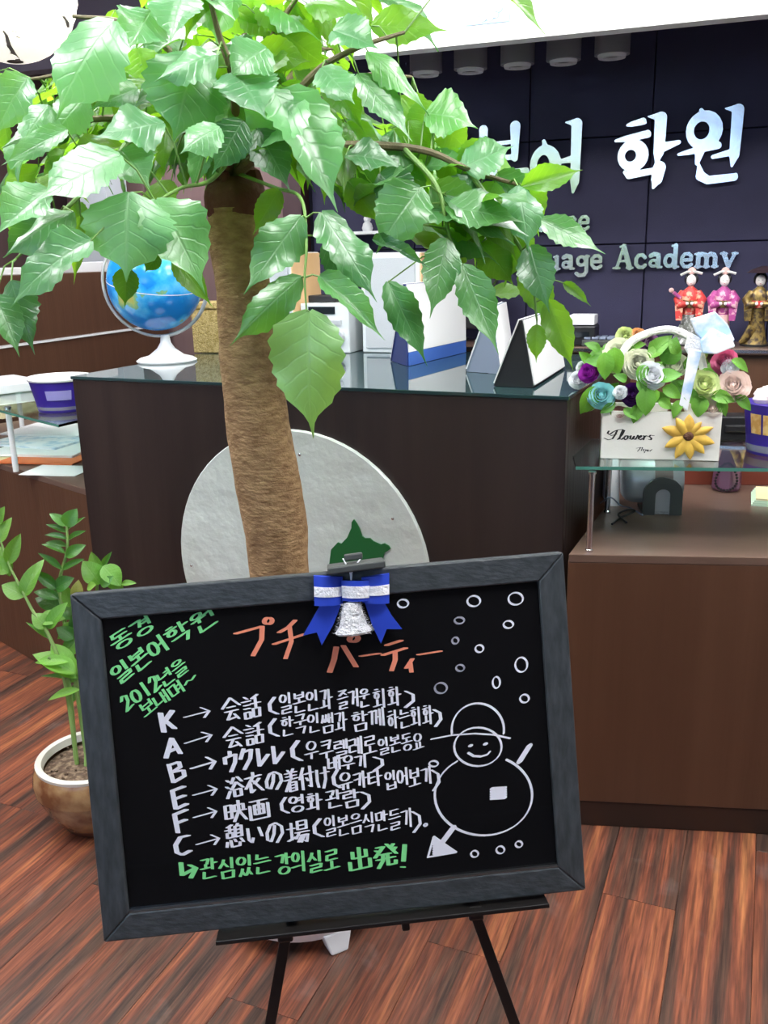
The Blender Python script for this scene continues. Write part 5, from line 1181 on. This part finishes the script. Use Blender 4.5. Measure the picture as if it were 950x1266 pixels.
for k in range(9):
    a = k*.7+rt.uniform(-.2, .2); cap.ball(ttop+Vector((math.cos(a), math.sin(a), 0))*rtop*.72+UP*rt.uniform(.02, .06), rt.uniform(.010, .020), 8, sc=(1, 1, 1.3))
cap.build('trunk_crown', M['barktop'], tree, smooth=True, label='dark red cut top of the trunk')
TT = ttop+UP*.06
# branches
NODES = []; BR = []
def branch(pts_, r0, r1, mt='twigb'):
    pth = smooth_path(pts_, 6); n_ = len(pth)
    MB().tube(pth, [r0+(r1-r0)*i/(n_-1) for i in range(n_)], 8).build('branch', M[mt], tree, smooth=True)
    for p in pth[3:]: NODES.append(p)
d0 = dpt(TT)
branch([TT+Vector((.02, -.02, 0)), D(340, 232, 1.50), D(372, 245, 1.40), D(379, 300, 1.36), D(377, 343, 1.345), D(379, 384, 1.34)], .0036, .0014, 'twig')
branch([TT, D(330, 190, 1.55), D(420, 180, 1.48), D(520, 185, 1.50), D(585, 212, 1.50), D(640, 228, 1.52)], .011, .003)
branch([D(500, 184, 1.495), D(540, 230, 1.46), D(556, 292, 1.45), D(570, 325, 1.44)], .005, .0018, 'twig')
branch([D(580, 211, 1.50), D(620, 270, 1.5), D(655, 330, 1.5), D(664, 395, 1.5)], .005, .0018, 'twig')
branch([TT, D(300, 180, 1.55), D(262, 222, 1.42), D(225, 232, 1.36), D(192, 250, 1.32)], .005, .002, 'twig')
branch([TT, D(250, 170, 1.55), D(180, 150, 1.5), D(100, 150, 1.45), D(30, 190, 1.42)], .011, .003)
branch([D(180, 150, 1.50), D(130, 210, 1.42), D(80, 260, 1.36), D(20, 320, 1.35)], .006, .002, 'twig')
branch([TT, D(280, 140, 1.62), D(230, 80, 1.6), D(160, 30, 1.6), D(90, 20, 1.6)], .010, .003)
branch([TT, D(310, 120, 1.60), D(340, 40, 1.6), D(380, -20, 1.6)], .011, .003)
branch([TT, D(340, 150, 1.55), D(390, 90, 1.5), D(440, 60, 1.48), D(500, 40, 1.5)], .009, .003)
branch([TT, D(290, 110, 1.50), D(270, 40, 1.45), D(255, -20, 1.42)], .009, .003)
for a_, el_, ln2 in ((20, 25, .40), (60, 35, .45), (100, 20, .42), (140, 30, .45), (175, 22, .40), (80, 60, .35)):
    d = (AR*math.cos(R(a_))+tn*math.sin(R(a_)))*math.cos(R(el_))+UP*math.sin(R(el_))
    branch([TT, TT+d*ln2*.4+UP*.05, TT+d*ln2*.75+UP*.06, TT+d*ln2+UP*.02], .009, .0025)
TW = MB()
def twig_to(base):
    n_ = min(NODES, key=lambda q_: (q_-base).length)
    if (n_-base).length < .004: return
    mid = (n_+base)/2+UP*min(.02, (n_-base).length*.15)
    TW.tube([n_, mid, base], [.0018, .0014, .0011], 5, cap=False)
rl = random.Random(21)
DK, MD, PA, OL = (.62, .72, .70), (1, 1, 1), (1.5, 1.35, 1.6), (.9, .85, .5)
# (base, tip, width, depth, tip depth change, mesh list, tone, up weight)
HERO = [
 ((383, 385), (375, 540), 98, 1.34, -.01, 'L', (2.6, 1.75, 1.9), .35), ((372, 268), (300, 362), 54, 1.36, -.02, 'L', MD, .5), ((398, 263), (470, 367), 44, 1.36, -.03, 'L', (.9, 1, .9), .9), ((372, 343), (281, 418), 40, 1.345, -.03, 'L', (1.5, 1.35, 1), .6), ((396, 342), (478, 414), 34, 1.345, -.03, 'L', (1.2, 1.2, 1), .9),
 ((402, 300), (446, 352), 44, 1.38, .0, 'L', DK, .2), ((520, 232), (462, 300), 68, 1.42, -.02, 'L', (1.1, 1.1, .9), .5), ((462, 296), (532, 326), 16, 1.44, -.04, 'L', DK, .9), ((552, 296), (533, 393), 46, 1.44, -.02, 'L', (1.3, 1.3, 1), .4), ((480, 349), (531, 448), 42, 1.43, -.01, 'L', (.85, 1, .9), .4), ((573, 328), (618, 438), 48, 1.44, -.01, 'L', (1.4, 1.35, 1), .4),
 ((646, 230), (726, 206), 34, 1.50, .01, 'Y', (1, 1, 1), .3), ((641, 230), (657, 302), 40, 1.47, -.03, 'L', PA, .8), ((656, 305), (677, 384), 42, 1.47, -.02, 'L', DK, .6), ((668, 272), (750, 312), 34, 1.49, -.03, 'L', (1.2, 1.3, .9), .9), ((652, 232), (664, 262), 40, 1.55, 0, 'Y', PA, .4), ((678, 372), (710, 458), 40, 1.50, 0, 'Y', (.9, .9, 1), .3), ((650, 326), (684, 404), 44, 1.52, 0, 'Y', (.9, .95, 1), .3), ((664, 402), (663, 448), 26, 1.50, 0, 'Y', MD, .2), ((697, 350), (733, 376), 15, 1.52, -.01, 'Y', DK, .8),
 ((534, 231), (606, 278), 52, 1.47, -.0, 'L', OL, .2), ((574, 206), (634, 176), 46, 1.50, -.02, 'L', PA, .9), ((527, 140), (590, 142), 50, 1.52, -.03, 'L', (1.2, 1.3, .8), .9), ((545, 150), (580, 188), 46, 1.56, 0, 'Y', MD, .3), ((602, 178), (562, 232), 48, 1.53, 0, 'Y', MD, .3), ((545, 190), (592, 244), 46, 1.54, 0, 'Y', (.8, .9, .9), .3), ((505, 150), (532, 214), 46, 1.53, 0, 'Y', MD, .3), ((560, 246), (604, 312), 48, 1.5, 0, 'Y', (.8, .85, .9), .2), ((612, 226), (586, 292), 46, 1.51, 0, 'Y', MD, .3), ((640, 285), (622, 352), 44, 1.52, 0, 'Y', (.8, .9, .9), .3), ((615, 215), (660, 262), 44, 1.52, 0, 'L', DK, .5), ((648, 216), (668, 290), 44, 1.54, 0, 'Y', MD, .3), ((540, 130), (500, 168), 44, 1.54, 0, 'Y', MD, .3), ((470, 215), (520, 262), 50, 1.48, 0, 'L', DK, .4), ((668, 305), (650, 350), 34, 1.5, 0, 'Y', MD, .2),
 ((596, 300), (640, 350), 48, 1.50, 0, 'Y', (.8, .85, 1), .3), ((620, 270), (665, 345), 48, 1.54, 0, 'Y', (.9, .9, 1), .2), ((590, 236), (640, 290), 44, 1.55, 0, 'Y', (.75, .8, 1), .3), ((575, 300), (545, 345), 30, 1.53, 0, 'Y', MD, .3), ((586, 218), (560, 262), 42, 1.5, 0, 'L', DK, .4),
 ((460, 32), (556, 34), 44, 1.52, -.02, 'Y', MD, .6), ((412, 38), (468, 54), 40, 1.47, -.03, 'L', PA, .8), ((455, 64), (538, 118), 24, 1.48, -.03, 'L', (1.3, 1.3, 1), 1.4), ((444, 92), (512, 172), 38, 1.48, -.02, 'L', MD, .9), ((398, 84), (440, 124), 36, 1.45, -.02, 'L', PA, .8), ((372, 122), (296, 190), 66, 1.42, -.03, 'L', PA, .9), ((345, 114), (424, 252), 72, 1.42, -.02, 'L', (1.3, 1.3, 1.3), .9), ((318, 62), (386, 76), 44, 1.50, 0, 'Y', OL, .2), ((428, 192), (500, 190), 30, 1.45, -.03, 'L', DK, 1.1), ((404, 92), (452, 160), 46, 1.52, 0, 'Y', (.75, .85, .7), .2), ((487, 162), (537, 238), 50, 1.52, 0, 'Y', (.85, .9, .8), .3), ((350, 40), (402, 80), 60, 1.55, 0, 'Y', MD, .3),
 ((390, 160), (445, 250), 44, 1.50, 0, 'Y', (.6, .7, .6), .3), ((430, 225), (470, 275), 40, 1.50, 0, 'Y', MD, .3), ((470, 180), (445, 235), 40, 1.50, 0, 'Y', (.6, .75, .8), .2), ((500, 200), (520, 260), 40, 1.54, 0, 'Y', (.8, .9, 1), .3), ((495, 120), (530, 170), 42, 1.56, 0, 'Y', MD, .3),
 ((141, 26), (50, 120), 62, 1.34, -.04, 'L', (1.5, 1.4, 1.7), .9), ((186, 14), (160, 56), 48, 1.38, -.03, 'L', PA, .9), ((226, -4), (208, 46), 46, 1.38, -.03, 'L', PA, .9), ((240, 66), (218, 168), 82, 1.36, -.02, 'L', (1.1, 1.15, 1.2), .7), ((268, 68), (188, 84), 34, 1.34, -.03, 'L', PA, 1.2), ((34, 96), (-14, 158), 44, 1.3, -.03, 'L', PA, .9), ((202, 152), (112, 164), 46, 1.34, -.04, 'L', (1.6, 1.4, 1.6), 1.1), ((150, 186), (182, 216), 40, 1.33, -.03, 'L', PA, 1), ((148, 192), (42, 244), 58, 1.30, -.05, 'L', PA, 1.2), ((272, 158), (220, 176), 32, 1.33, -.03, 'L', PA, 1.1), ((82, 160), (0, 202), 30, 1.34, -.03, 'L', PA, 1.1),
 ((160, 238), (150, 338), 88, 1.28, -.03, 'L', PA, 1.0), ((193, 247), (258, 342), 70, 1.31, -.03, 'L', (1.3, 1.3, 1.2), .8), ((112, 298), (-4, 352), 50, 1.27, -.05, 'L', PA, 1.1), ((155, 332), (156, 379), 34, 1.34, 0, 'Y', (.5, .65, .6), .2), ((196, 314), (178, 337), 24, 1.35, 0, 'Y', (.5, .65, .6), .2), ((216, 318), (262, 377), 32, 1.37, 0, 'Y', (.7, .8, .6), .2), ((14, 348), (40, 438), 44, 1.30, 0, 'L', DK, .3), ((-6, 366), (26, 436), 38, 1.28, -.01, 'L', MD, .5), ((54, 268), (0, 322), 40, 1.36, 0, 'L', DK, .3), ((90, 262), (-6, 300), 34, 1.29, -.04, 'L', PA, 1.2),
 ((60, 235), (-10, 285), 46, 1.28, -.04, 'L', PA, 1.1), ((100, 268), (92, 350), 22, 1.40, 0, 'Y', MD, .3), ((92, 250), (104, 285), 26, 1.42, 0, 'Y', MD, .2), ((256, 170), (235, 235), 30, 1.40, 0, 'L', (1, 1.1, .8), .4), ((300, 150), (262, 215), 52, 1.38, 0, 'L', DK, .4), ((318, 160), (360, 235), 50, 1.40, 0, 'L', DK, .4), ((345, 235), (312, 290), 34, 1.46, 0, 'Y', MD, .2), ((105, 120), (60, 160), 40, 1.40, -.02, 'L', PA, .9), ((170, 110), (110, 130), 40, 1.40, -.03, 'L', MD, 1), ((60, 130), (20, 175), 36, 1.36, -.03, 'L', PA, .9), ((290, 90), (330, 140), 60, 1.40, -.03, 'L', PA, .9), ((330, 60), (280, 80), 44, 1.40, -.03, 'L', (1.2, 1.2, 1.2), .9),
 ((270, 0), (330, 30), 50, 1.6, 0, 'Y', PA, .2), ((300, 10), (350, 50), 44, 1.62, 0, 'Y', OL, .2), ((130, 60), (90, 100), 40, 1.5, 0, 'Y', MD, .2), ((170, 60), (185, 110), 44, 1.5, 0, 'Y', MD, .2), ((215, 100), (160, 120), 36, 1.5, 0, 'Y', MD, .2), ((60, 195), (110, 240), 36, 1.45, 0, 'Y', MD, .2),
]
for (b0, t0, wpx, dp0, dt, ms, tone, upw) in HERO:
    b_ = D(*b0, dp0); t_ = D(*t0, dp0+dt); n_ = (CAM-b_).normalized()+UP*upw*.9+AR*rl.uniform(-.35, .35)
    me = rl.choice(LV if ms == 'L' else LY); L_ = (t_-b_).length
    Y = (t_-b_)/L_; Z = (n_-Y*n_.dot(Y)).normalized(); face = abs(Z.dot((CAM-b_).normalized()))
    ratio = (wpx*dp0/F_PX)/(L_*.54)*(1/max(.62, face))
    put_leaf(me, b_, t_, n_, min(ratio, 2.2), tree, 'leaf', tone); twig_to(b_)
# the rest of the crown: leaves filling the volume behind and above
def in_crown(x, y):
    if y < -160: return False
    E_ = ((150, 90, 215, 150), (60, 250, 100, 95), (300, 40, 190, 160), (420, 120, 120, 110), (590, 255, 95, 85), (640, 330, 60, 60), (480, 210, 110, 50))
    ok = any(((x-a)/c_)**2+((y-b)/d_)**2 < 1 for a, b, c_, d_ in E_)
    holes = ((30, 20, 90, 75), (490, 120, 65, 38), (350, 245, 32, 34), (520, 95, 70, 45), (145, 228, 28, 22), (70, 275, 18, 20), (560, 40, 120, 60))
    return ok and not any(((x-a)/c_)**2+((y-b)/d_)**2 < 1 for a, b, c_, d_ in holes)
cnt = 0; tries = 0; nh = len(HERO)
def fill(target, only_far=False):
    global tries
    out_ = []
    k = 0
    while len(out_) < target and k < 9000:
        k += 1
        if rl.random() < .72:
            x, y = rl.uniform(-40, 740), rl.uniform(-120, 420); p = D(x, y, rl.uniform(1.62 if only_far else 1.44, 2.05))
            if not in_crown(x, y): continue
        else:
            a_ = rl.uniform(0, 6.283); p = TT+(AR*math.cos(a_)+tn*math.sin(a_)*.85)*(.62*rl.random()**.5)+UP*rl.uniform(-.12, .42)
            if dpt(p) < 1.44: continue
        if (p-TT).length > .85: continue
        o_ = p-TT; o_.z = 0; o_.normalize()
        d = (o_*rl.uniform(.4, 1)+UP*rl.uniform(-.9, .15)+AR*rl.uniform(-.5, .5)).normalized()
        L_ = rl.uniform(.10, .16); q_ = p+d*L_; x, y = pxy(p); x2, y2 = pxy(q_)
        inside = -60 < x < 950 and y > -10
        if inside and not (in_crown(x, y) and in_crown(x2, y2)): continue
        if not inside and rl.random() < .6: continue
        up = (UP*1.0+o_*.5-tn*rl.uniform(.2, .9)+Vector((rl.uniform(-.4, .4), rl.uniform(-.4, .4), 0)))
        if (x2 < 150 and y2 < 75) or (x < 110 and y < 75): continue
        if min((n__-p).length for n__ in NODES) > .17: continue
        out_.append((p, q_, up))
    return out_
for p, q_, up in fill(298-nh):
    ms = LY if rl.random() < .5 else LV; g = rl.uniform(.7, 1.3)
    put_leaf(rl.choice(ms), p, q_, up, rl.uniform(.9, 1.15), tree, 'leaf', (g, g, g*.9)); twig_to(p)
# the farthest small leaves of the crown, past the countable ones, as one part
far_ = MB(); far_v = []; far_f = []; far_uv = []
src = LY[1]; sv_ = [v.co.copy() for v in src.vertices]; sf_ = [tuple(p.vertices) for p in src.polygons]; su = {}
for lp in src.loops: su[lp.vertex_index] = src.uv_layers[0].data[lp.index].uv.copy()
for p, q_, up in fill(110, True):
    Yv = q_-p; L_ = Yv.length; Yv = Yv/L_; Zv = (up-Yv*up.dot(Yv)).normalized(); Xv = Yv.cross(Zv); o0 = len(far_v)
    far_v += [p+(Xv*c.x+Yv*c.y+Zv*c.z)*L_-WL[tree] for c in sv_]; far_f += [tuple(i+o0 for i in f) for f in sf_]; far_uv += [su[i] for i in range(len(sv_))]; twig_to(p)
fme = bpy.data.meshes.new('foliage'); fme.from_pydata(far_v, [], far_f); ul = fme.uv_layers.new(name='UVMap')
for lp in fme.loops: ul.data[lp.index].uv = far_uv[lp.vertex_index]
fme.polygons.foreach_set('use_smooth', [True]*len(fme.polygons)); fme.materials.append(M['leafy'])
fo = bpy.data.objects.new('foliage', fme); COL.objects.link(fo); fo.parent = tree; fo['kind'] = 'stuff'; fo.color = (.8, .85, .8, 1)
TW.build('twig', M['twig'], tree, kind='stuff')

# ================================================================== SMALL PLANT IN TAN POT
Pb = onz(122, 1014, 0); Pb.z = 0
zp = thing('glazed_planter', 'round tan glazed pot with a cream rim at the left of the signboard', 'pot', Pb)
s_ = .196/.20
MB().lathe(Pb, [(.075, .0008), (.085, .01), (.125, .07), (.148, .125)], 48, closed=False).build('lower_bowl', M['glaze'], zp, smooth=True)
MB().lathe(Pb, [(.1482, .1252), (.151, .150), (.146, .178), (.139, .190)], 48, closed=True).build('shoulder', M['glaze'], zp, smooth=True)
MB().lathe(Pb, [(.139, .190), (.140, .198), (.134, .203), (.124, .199), (.120, .18)], 48, closed=True).build('rim', M['glazer'], zp, smooth=True, label='cream glazed rim')
MB().lathe(Pb, [(.0755, .0006), (.0862, .0095), (.098, .030)], 48, closed=True).build('foot_band', M['glazeb'], zp, smooth=True)
so = MB(); so.lathe(Pb, [(.122, .150), (.121, .170), (.08, .176), (.001, .178)], 32); so.build('soil', M['soil'], zp, smooth=True)
for i in range(60):
    a, r = rl.uniform(0, 6.28), .115*rl.random()**.5; p = Pb+Vector((r*math.cos(a), r*math.sin(a), .178))
    if i < 40: MB().ball(p, rl.uniform(.003, .007), 6, sc=(1, rl.uniform(.6, 1), .7)).build('pebble', M['soil'], zp)
zz = thing('leafy_houseplant', 'small waxy-leaved houseplant growing in the tan glazed pot', 'plant', Pb+UP*.179)
pd = dpt(Pb+UP*.2)
ZM = [leaf_mesh('waxy_leaf', M['zz'], wr=.22, bend=.1+.12*i, fold=.25, puck=0, wave=.02, ser=0, rows=9, cols=2, tip=.98, seed=60+i) for i in range(3)]
ZP = [leaf_mesh('waxy_leaf', M['zzl'], wr=.24, bend=.1+.12*i, fold=.2, puck=0, wave=.02, ser=0, rows=9, cols=2, tip=.98, seed=70+i) for i in range(3)]
def zstem(pts_, r0, r1): MB().tube(smooth_path(pts_, 5), [r0+(r1-r0)*i/(len(pts_)*5-5) for i in range(len(pts_)*5-4)], 8).build('stem', M['zstem'], zz, smooth=True)
root_ = Pb+UP*.178
def zd(x, y, o=0): return D(x, y, pd+o)
zstem([root_+Vector((-.01, 0, 0)), zd(95, 850, 0), zd(82, 780, .01), zd(73, 725, .02), zd(83, 680, .02), zd(82, 645, .02)], .008, .003)
zstem([root_+Vector((-.03, -.02, 0)), zd(80, 840, -.05), zd(60, 785, -.06), zd(42, 758, -.06), zd(30, 735, -.06), zd(10, 695, -.06), zd(-8, 640, -.06)], .006, .0025)
zstem([root_+Vector((.0, .02, 0)), zd(125, 860, .05), zd(122, 780, .07), zd(120, 725, .06), zd(125, 700, .06)], .007, .003)
zstem([root_+Vector((-.05, 0, 0)), zd(88, 868, -.03), zd(82, 835, -.05), zd(60, 812, -.07)], .006, .004)
zstem([root_+Vector((.0, -.02, 0)), zd(108, 860, -.02), zd(96, 800, -.02), zd(96, 745, -.02)], .007, .003)
for (b0, t0, w_, o_, k, tone) in [
 ((82, 650), (62, 633), 12, .02, 0, PA), ((82, 650), (92, 630), 18, .0, 0, PA), ((82, 658), (57, 646), 7, .02, 0, MD), ((82, 666), (55, 657), 8, .0, 0, DK), ((82, 675), (56, 668), 8, .02, 0, MD), ((80, 684), (52, 668), 8, 0, 0, MD), ((76, 704), (47, 682), 8, 0, 0, DK), ((83, 655), (102, 638), 6, .03, 0, MD), ((83, 668), (105, 655), 8, .03, 0, MD), ((82, 688), (103, 673), 14, .01, 0, MD), ((78, 704), (103, 690), 9, .01, 0, MD),
 ((70, 728), (40, 704), 13, -.02, 0, DK), ((68, 728), (90, 714), 18, -.02, 0, DK), ((72, 740), (42, 727), 15, 0, 0, DK), ((74, 752), (44, 735), 22, .01, 0, DK), ((72, 760), (50, 770), 14, 0, 0, DK),
 ((10, 697), (24, 660), 15, -.06, 1, MD), ((10, 708), (-14, 690), 17, -.06, 1, MD), ((12, 712), (-6, 668), 14, -.05, 1, MD), ((30, 737), (2, 721), 20, -.06, 1, MD), ((30, 737), (45, 691), 18, -.06, 1, MD), ((58, 776), (42, 757), 18, -.06, 1, MD), ((60, 777), (78, 744), 16, -.06, 1, MD), ((0, 670), (8, 640), 14, -.06, 1, MD), ((-4, 650), (4, 626), 12, -.06, 1, MD), ((50, 766), (76, 760), 18, -.05, 1, MD),
 ((123, 722), (104, 692), 24, .05, 1, (.9, 1, .8)), ((124, 715), (112, 682), 15, .07, 1, MD), ((125, 705), (137, 682), 8, .07, 0, MD), ((128, 700), (150, 722), 22, .04, 1, (1, 1.1, 1)), ((130, 712), (152, 728), 16, .05, 1, MD), ((150, 722), (168, 720), 7, .05, 1, MD), ((126, 725), (136, 712), 12, .03, 0, PA), ((108, 727), (118, 722), 10, .03, 1, PA),
 ((96, 742), (95, 718), 14, -.02, 1, (2.3, .9, 1.5)), ((86, 750), (80, 722), 13, -.01, 1, MD),
 ((92, 832), (42, 800), 22, -.06, 1, PA), ((84, 818), (40, 813), 12, -.07, 1, PA), ((88, 828), (64, 794), 20, -.05, 1, PA), ((92, 836), (72, 800), 18, -.05, 1, PA), ((94, 838), (58, 822), 10, -.05, 1, PA), ((90, 840), (50, 832), 6, -.04, 0, PA), ((62, 790), (32, 768), 6, -.03, 0, PA), ((98, 853), (56, 862), 9, -.05, 1, PA), ((96, 790), (78, 812), 18, -.01, 1, MD), ((98, 760), (88, 790), 16, 0, 0, DK), ((96, 800), (110, 770), 16, 0, 1, MD), ((95, 770), (70, 790), 14, 0, 1, MD), ((90, 790), (70, 775), 18, -.02, 0, DK), ((92, 810), (72, 830), 18, -.01, 0, MD), ((98, 820), (82, 845), 18, 0, 1, MD), ((100, 790), (112, 820), 18, .02, 0, DK), ((96, 830), (108, 800), 16, .02, 0, MD), ((90, 815), (66, 800), 16, .01, 0, MD), ((94, 775), (106, 745), 18, .02, 0, DK), ((88, 765), (72, 745), 18, .02, 0, MD), ((100, 845), (84, 870), 14, .02, 0, MD)]:
    b_, t_ = zd(*b0, o_), zd(*t0, o_-.015); L_ = (t_-b_).length; me = rl.choice(ZP if k else ZM)
    put_leaf(me, b_, t_, (CAM-b_).normalized()+UP*.7+AR*rl.uniform(-.4, .4), min(2.2, (w_*pd/F_PX)/(L_*.40)), zz, 'leaf', tone)

# ================================================================== PAPER LANTERN
lc = D(8, -14, 2.45); lr = 84/F_PX*2.45
lan = thing('paper_lantern', 'round white paper lantern with grey ink brushwork at the top left', 'lantern', lc)
prof = []
for i in range(33):
    a = math.pi*(.07+.86*i/32); prof.append((lr*math.sin(a)*(1-.012*(i % 2)), -lr*math.cos(a)))
MB().lathe(lc, prof, 40).build('paper_shade', M['lantern'], lan, smooth=True)
MB().lathe(lc+UP*lr*.97, [(lr*.24, 0), (lr*.24, .02)], 24).build('top_ring', M['blackmetal'], lan)
MB().lathe(lc-UP*lr*.985, [(lr*.12, 0), (lr*.12, .012)], 24).build('bottom_ring', M['blackmetal'], lan)
MB().tube([lc+UP*lr*.97, Vector((lc.x, lc.y, ZC))], .003, 6).build('cord', M['blackmetal'], lan)
def onball(px, py):
    d = ray(px, py).normalized(); o = CAM-lc; b = o.dot(d); c_ = o.dot(o)-(lr*1.004)**2; disc = b*b-c_
    if disc < 0: return None
    return CAM+d*(-b-math.sqrt(disc))
im = MB()
for path, w_ in ((((4, 38), (8, 44), (11, 56), (16, 66), (24, 76)), (1, 2, 3, 4, 3)), (((12, 58), (14, 70), (19, 80)), (1, 2, 1)), (((2, 33), (6, 33)), (1, 1)), (((14, 38), (22, 40)), (1, 1)), (((20, 45), (25, 47)), (1.5, 1)), (((78, 20), (82, 28), (84, 34)), (2, 4, 2))):
    P_ = [onball(*p) for p in path]
    if any(p is None for p in P_): continue
    vs_ = []
    for p, q_, w1 in zip(P_, path, w_):
        u = w1*2.3/F_PX; sd = AR
        vs_ += [p-sd*u, p+sd*u]
    im.add(vs_, [(2*i, 2*i+1, 2*i+3, 2*i+2) for i in range(len(P_)-1)])
im.build('ink_brushwork', M['ink'], lan)

# ================================================================== CEILING LIGHTS
for x, y, lb_ in [(-2.6, .9, 'ceiling light panel near the left wall in front of the side desk'), (-1.2, .9, 'ceiling light panel above the small potted plant'), (.2, .9, 'ceiling light panel above the signboard'), (-2.6, 2.1, 'ceiling light panel above the side desk'), (-1.2, 2.1, 'ceiling light panel above the desk globe'),
                   (.2, 2.1, 'ceiling light panel above the flower box'), (1.5, 1.5, 'ceiling light panel near the right wall'), (-3.0, 4.4, 'ceiling light panel above the long brown cabinet'), (-1.6, 4.6, 'ceiling light panel in the far room by the navy wall end'), (-3.6, -.3, 'ceiling light panel in the rear left corner')]:
    t = thing('ceiling_light', lb_, 'lamp', (x, y, ZC-.012), 'ceiling light panels')
    MB().box((x, y, ZC-.006), (.64, .64, .012)).build('frame', M['whitepl'], t); MB().box((x, y, ZC-.0145), (.58, .58, .004)).build('diffuser', M['lightp'], t)
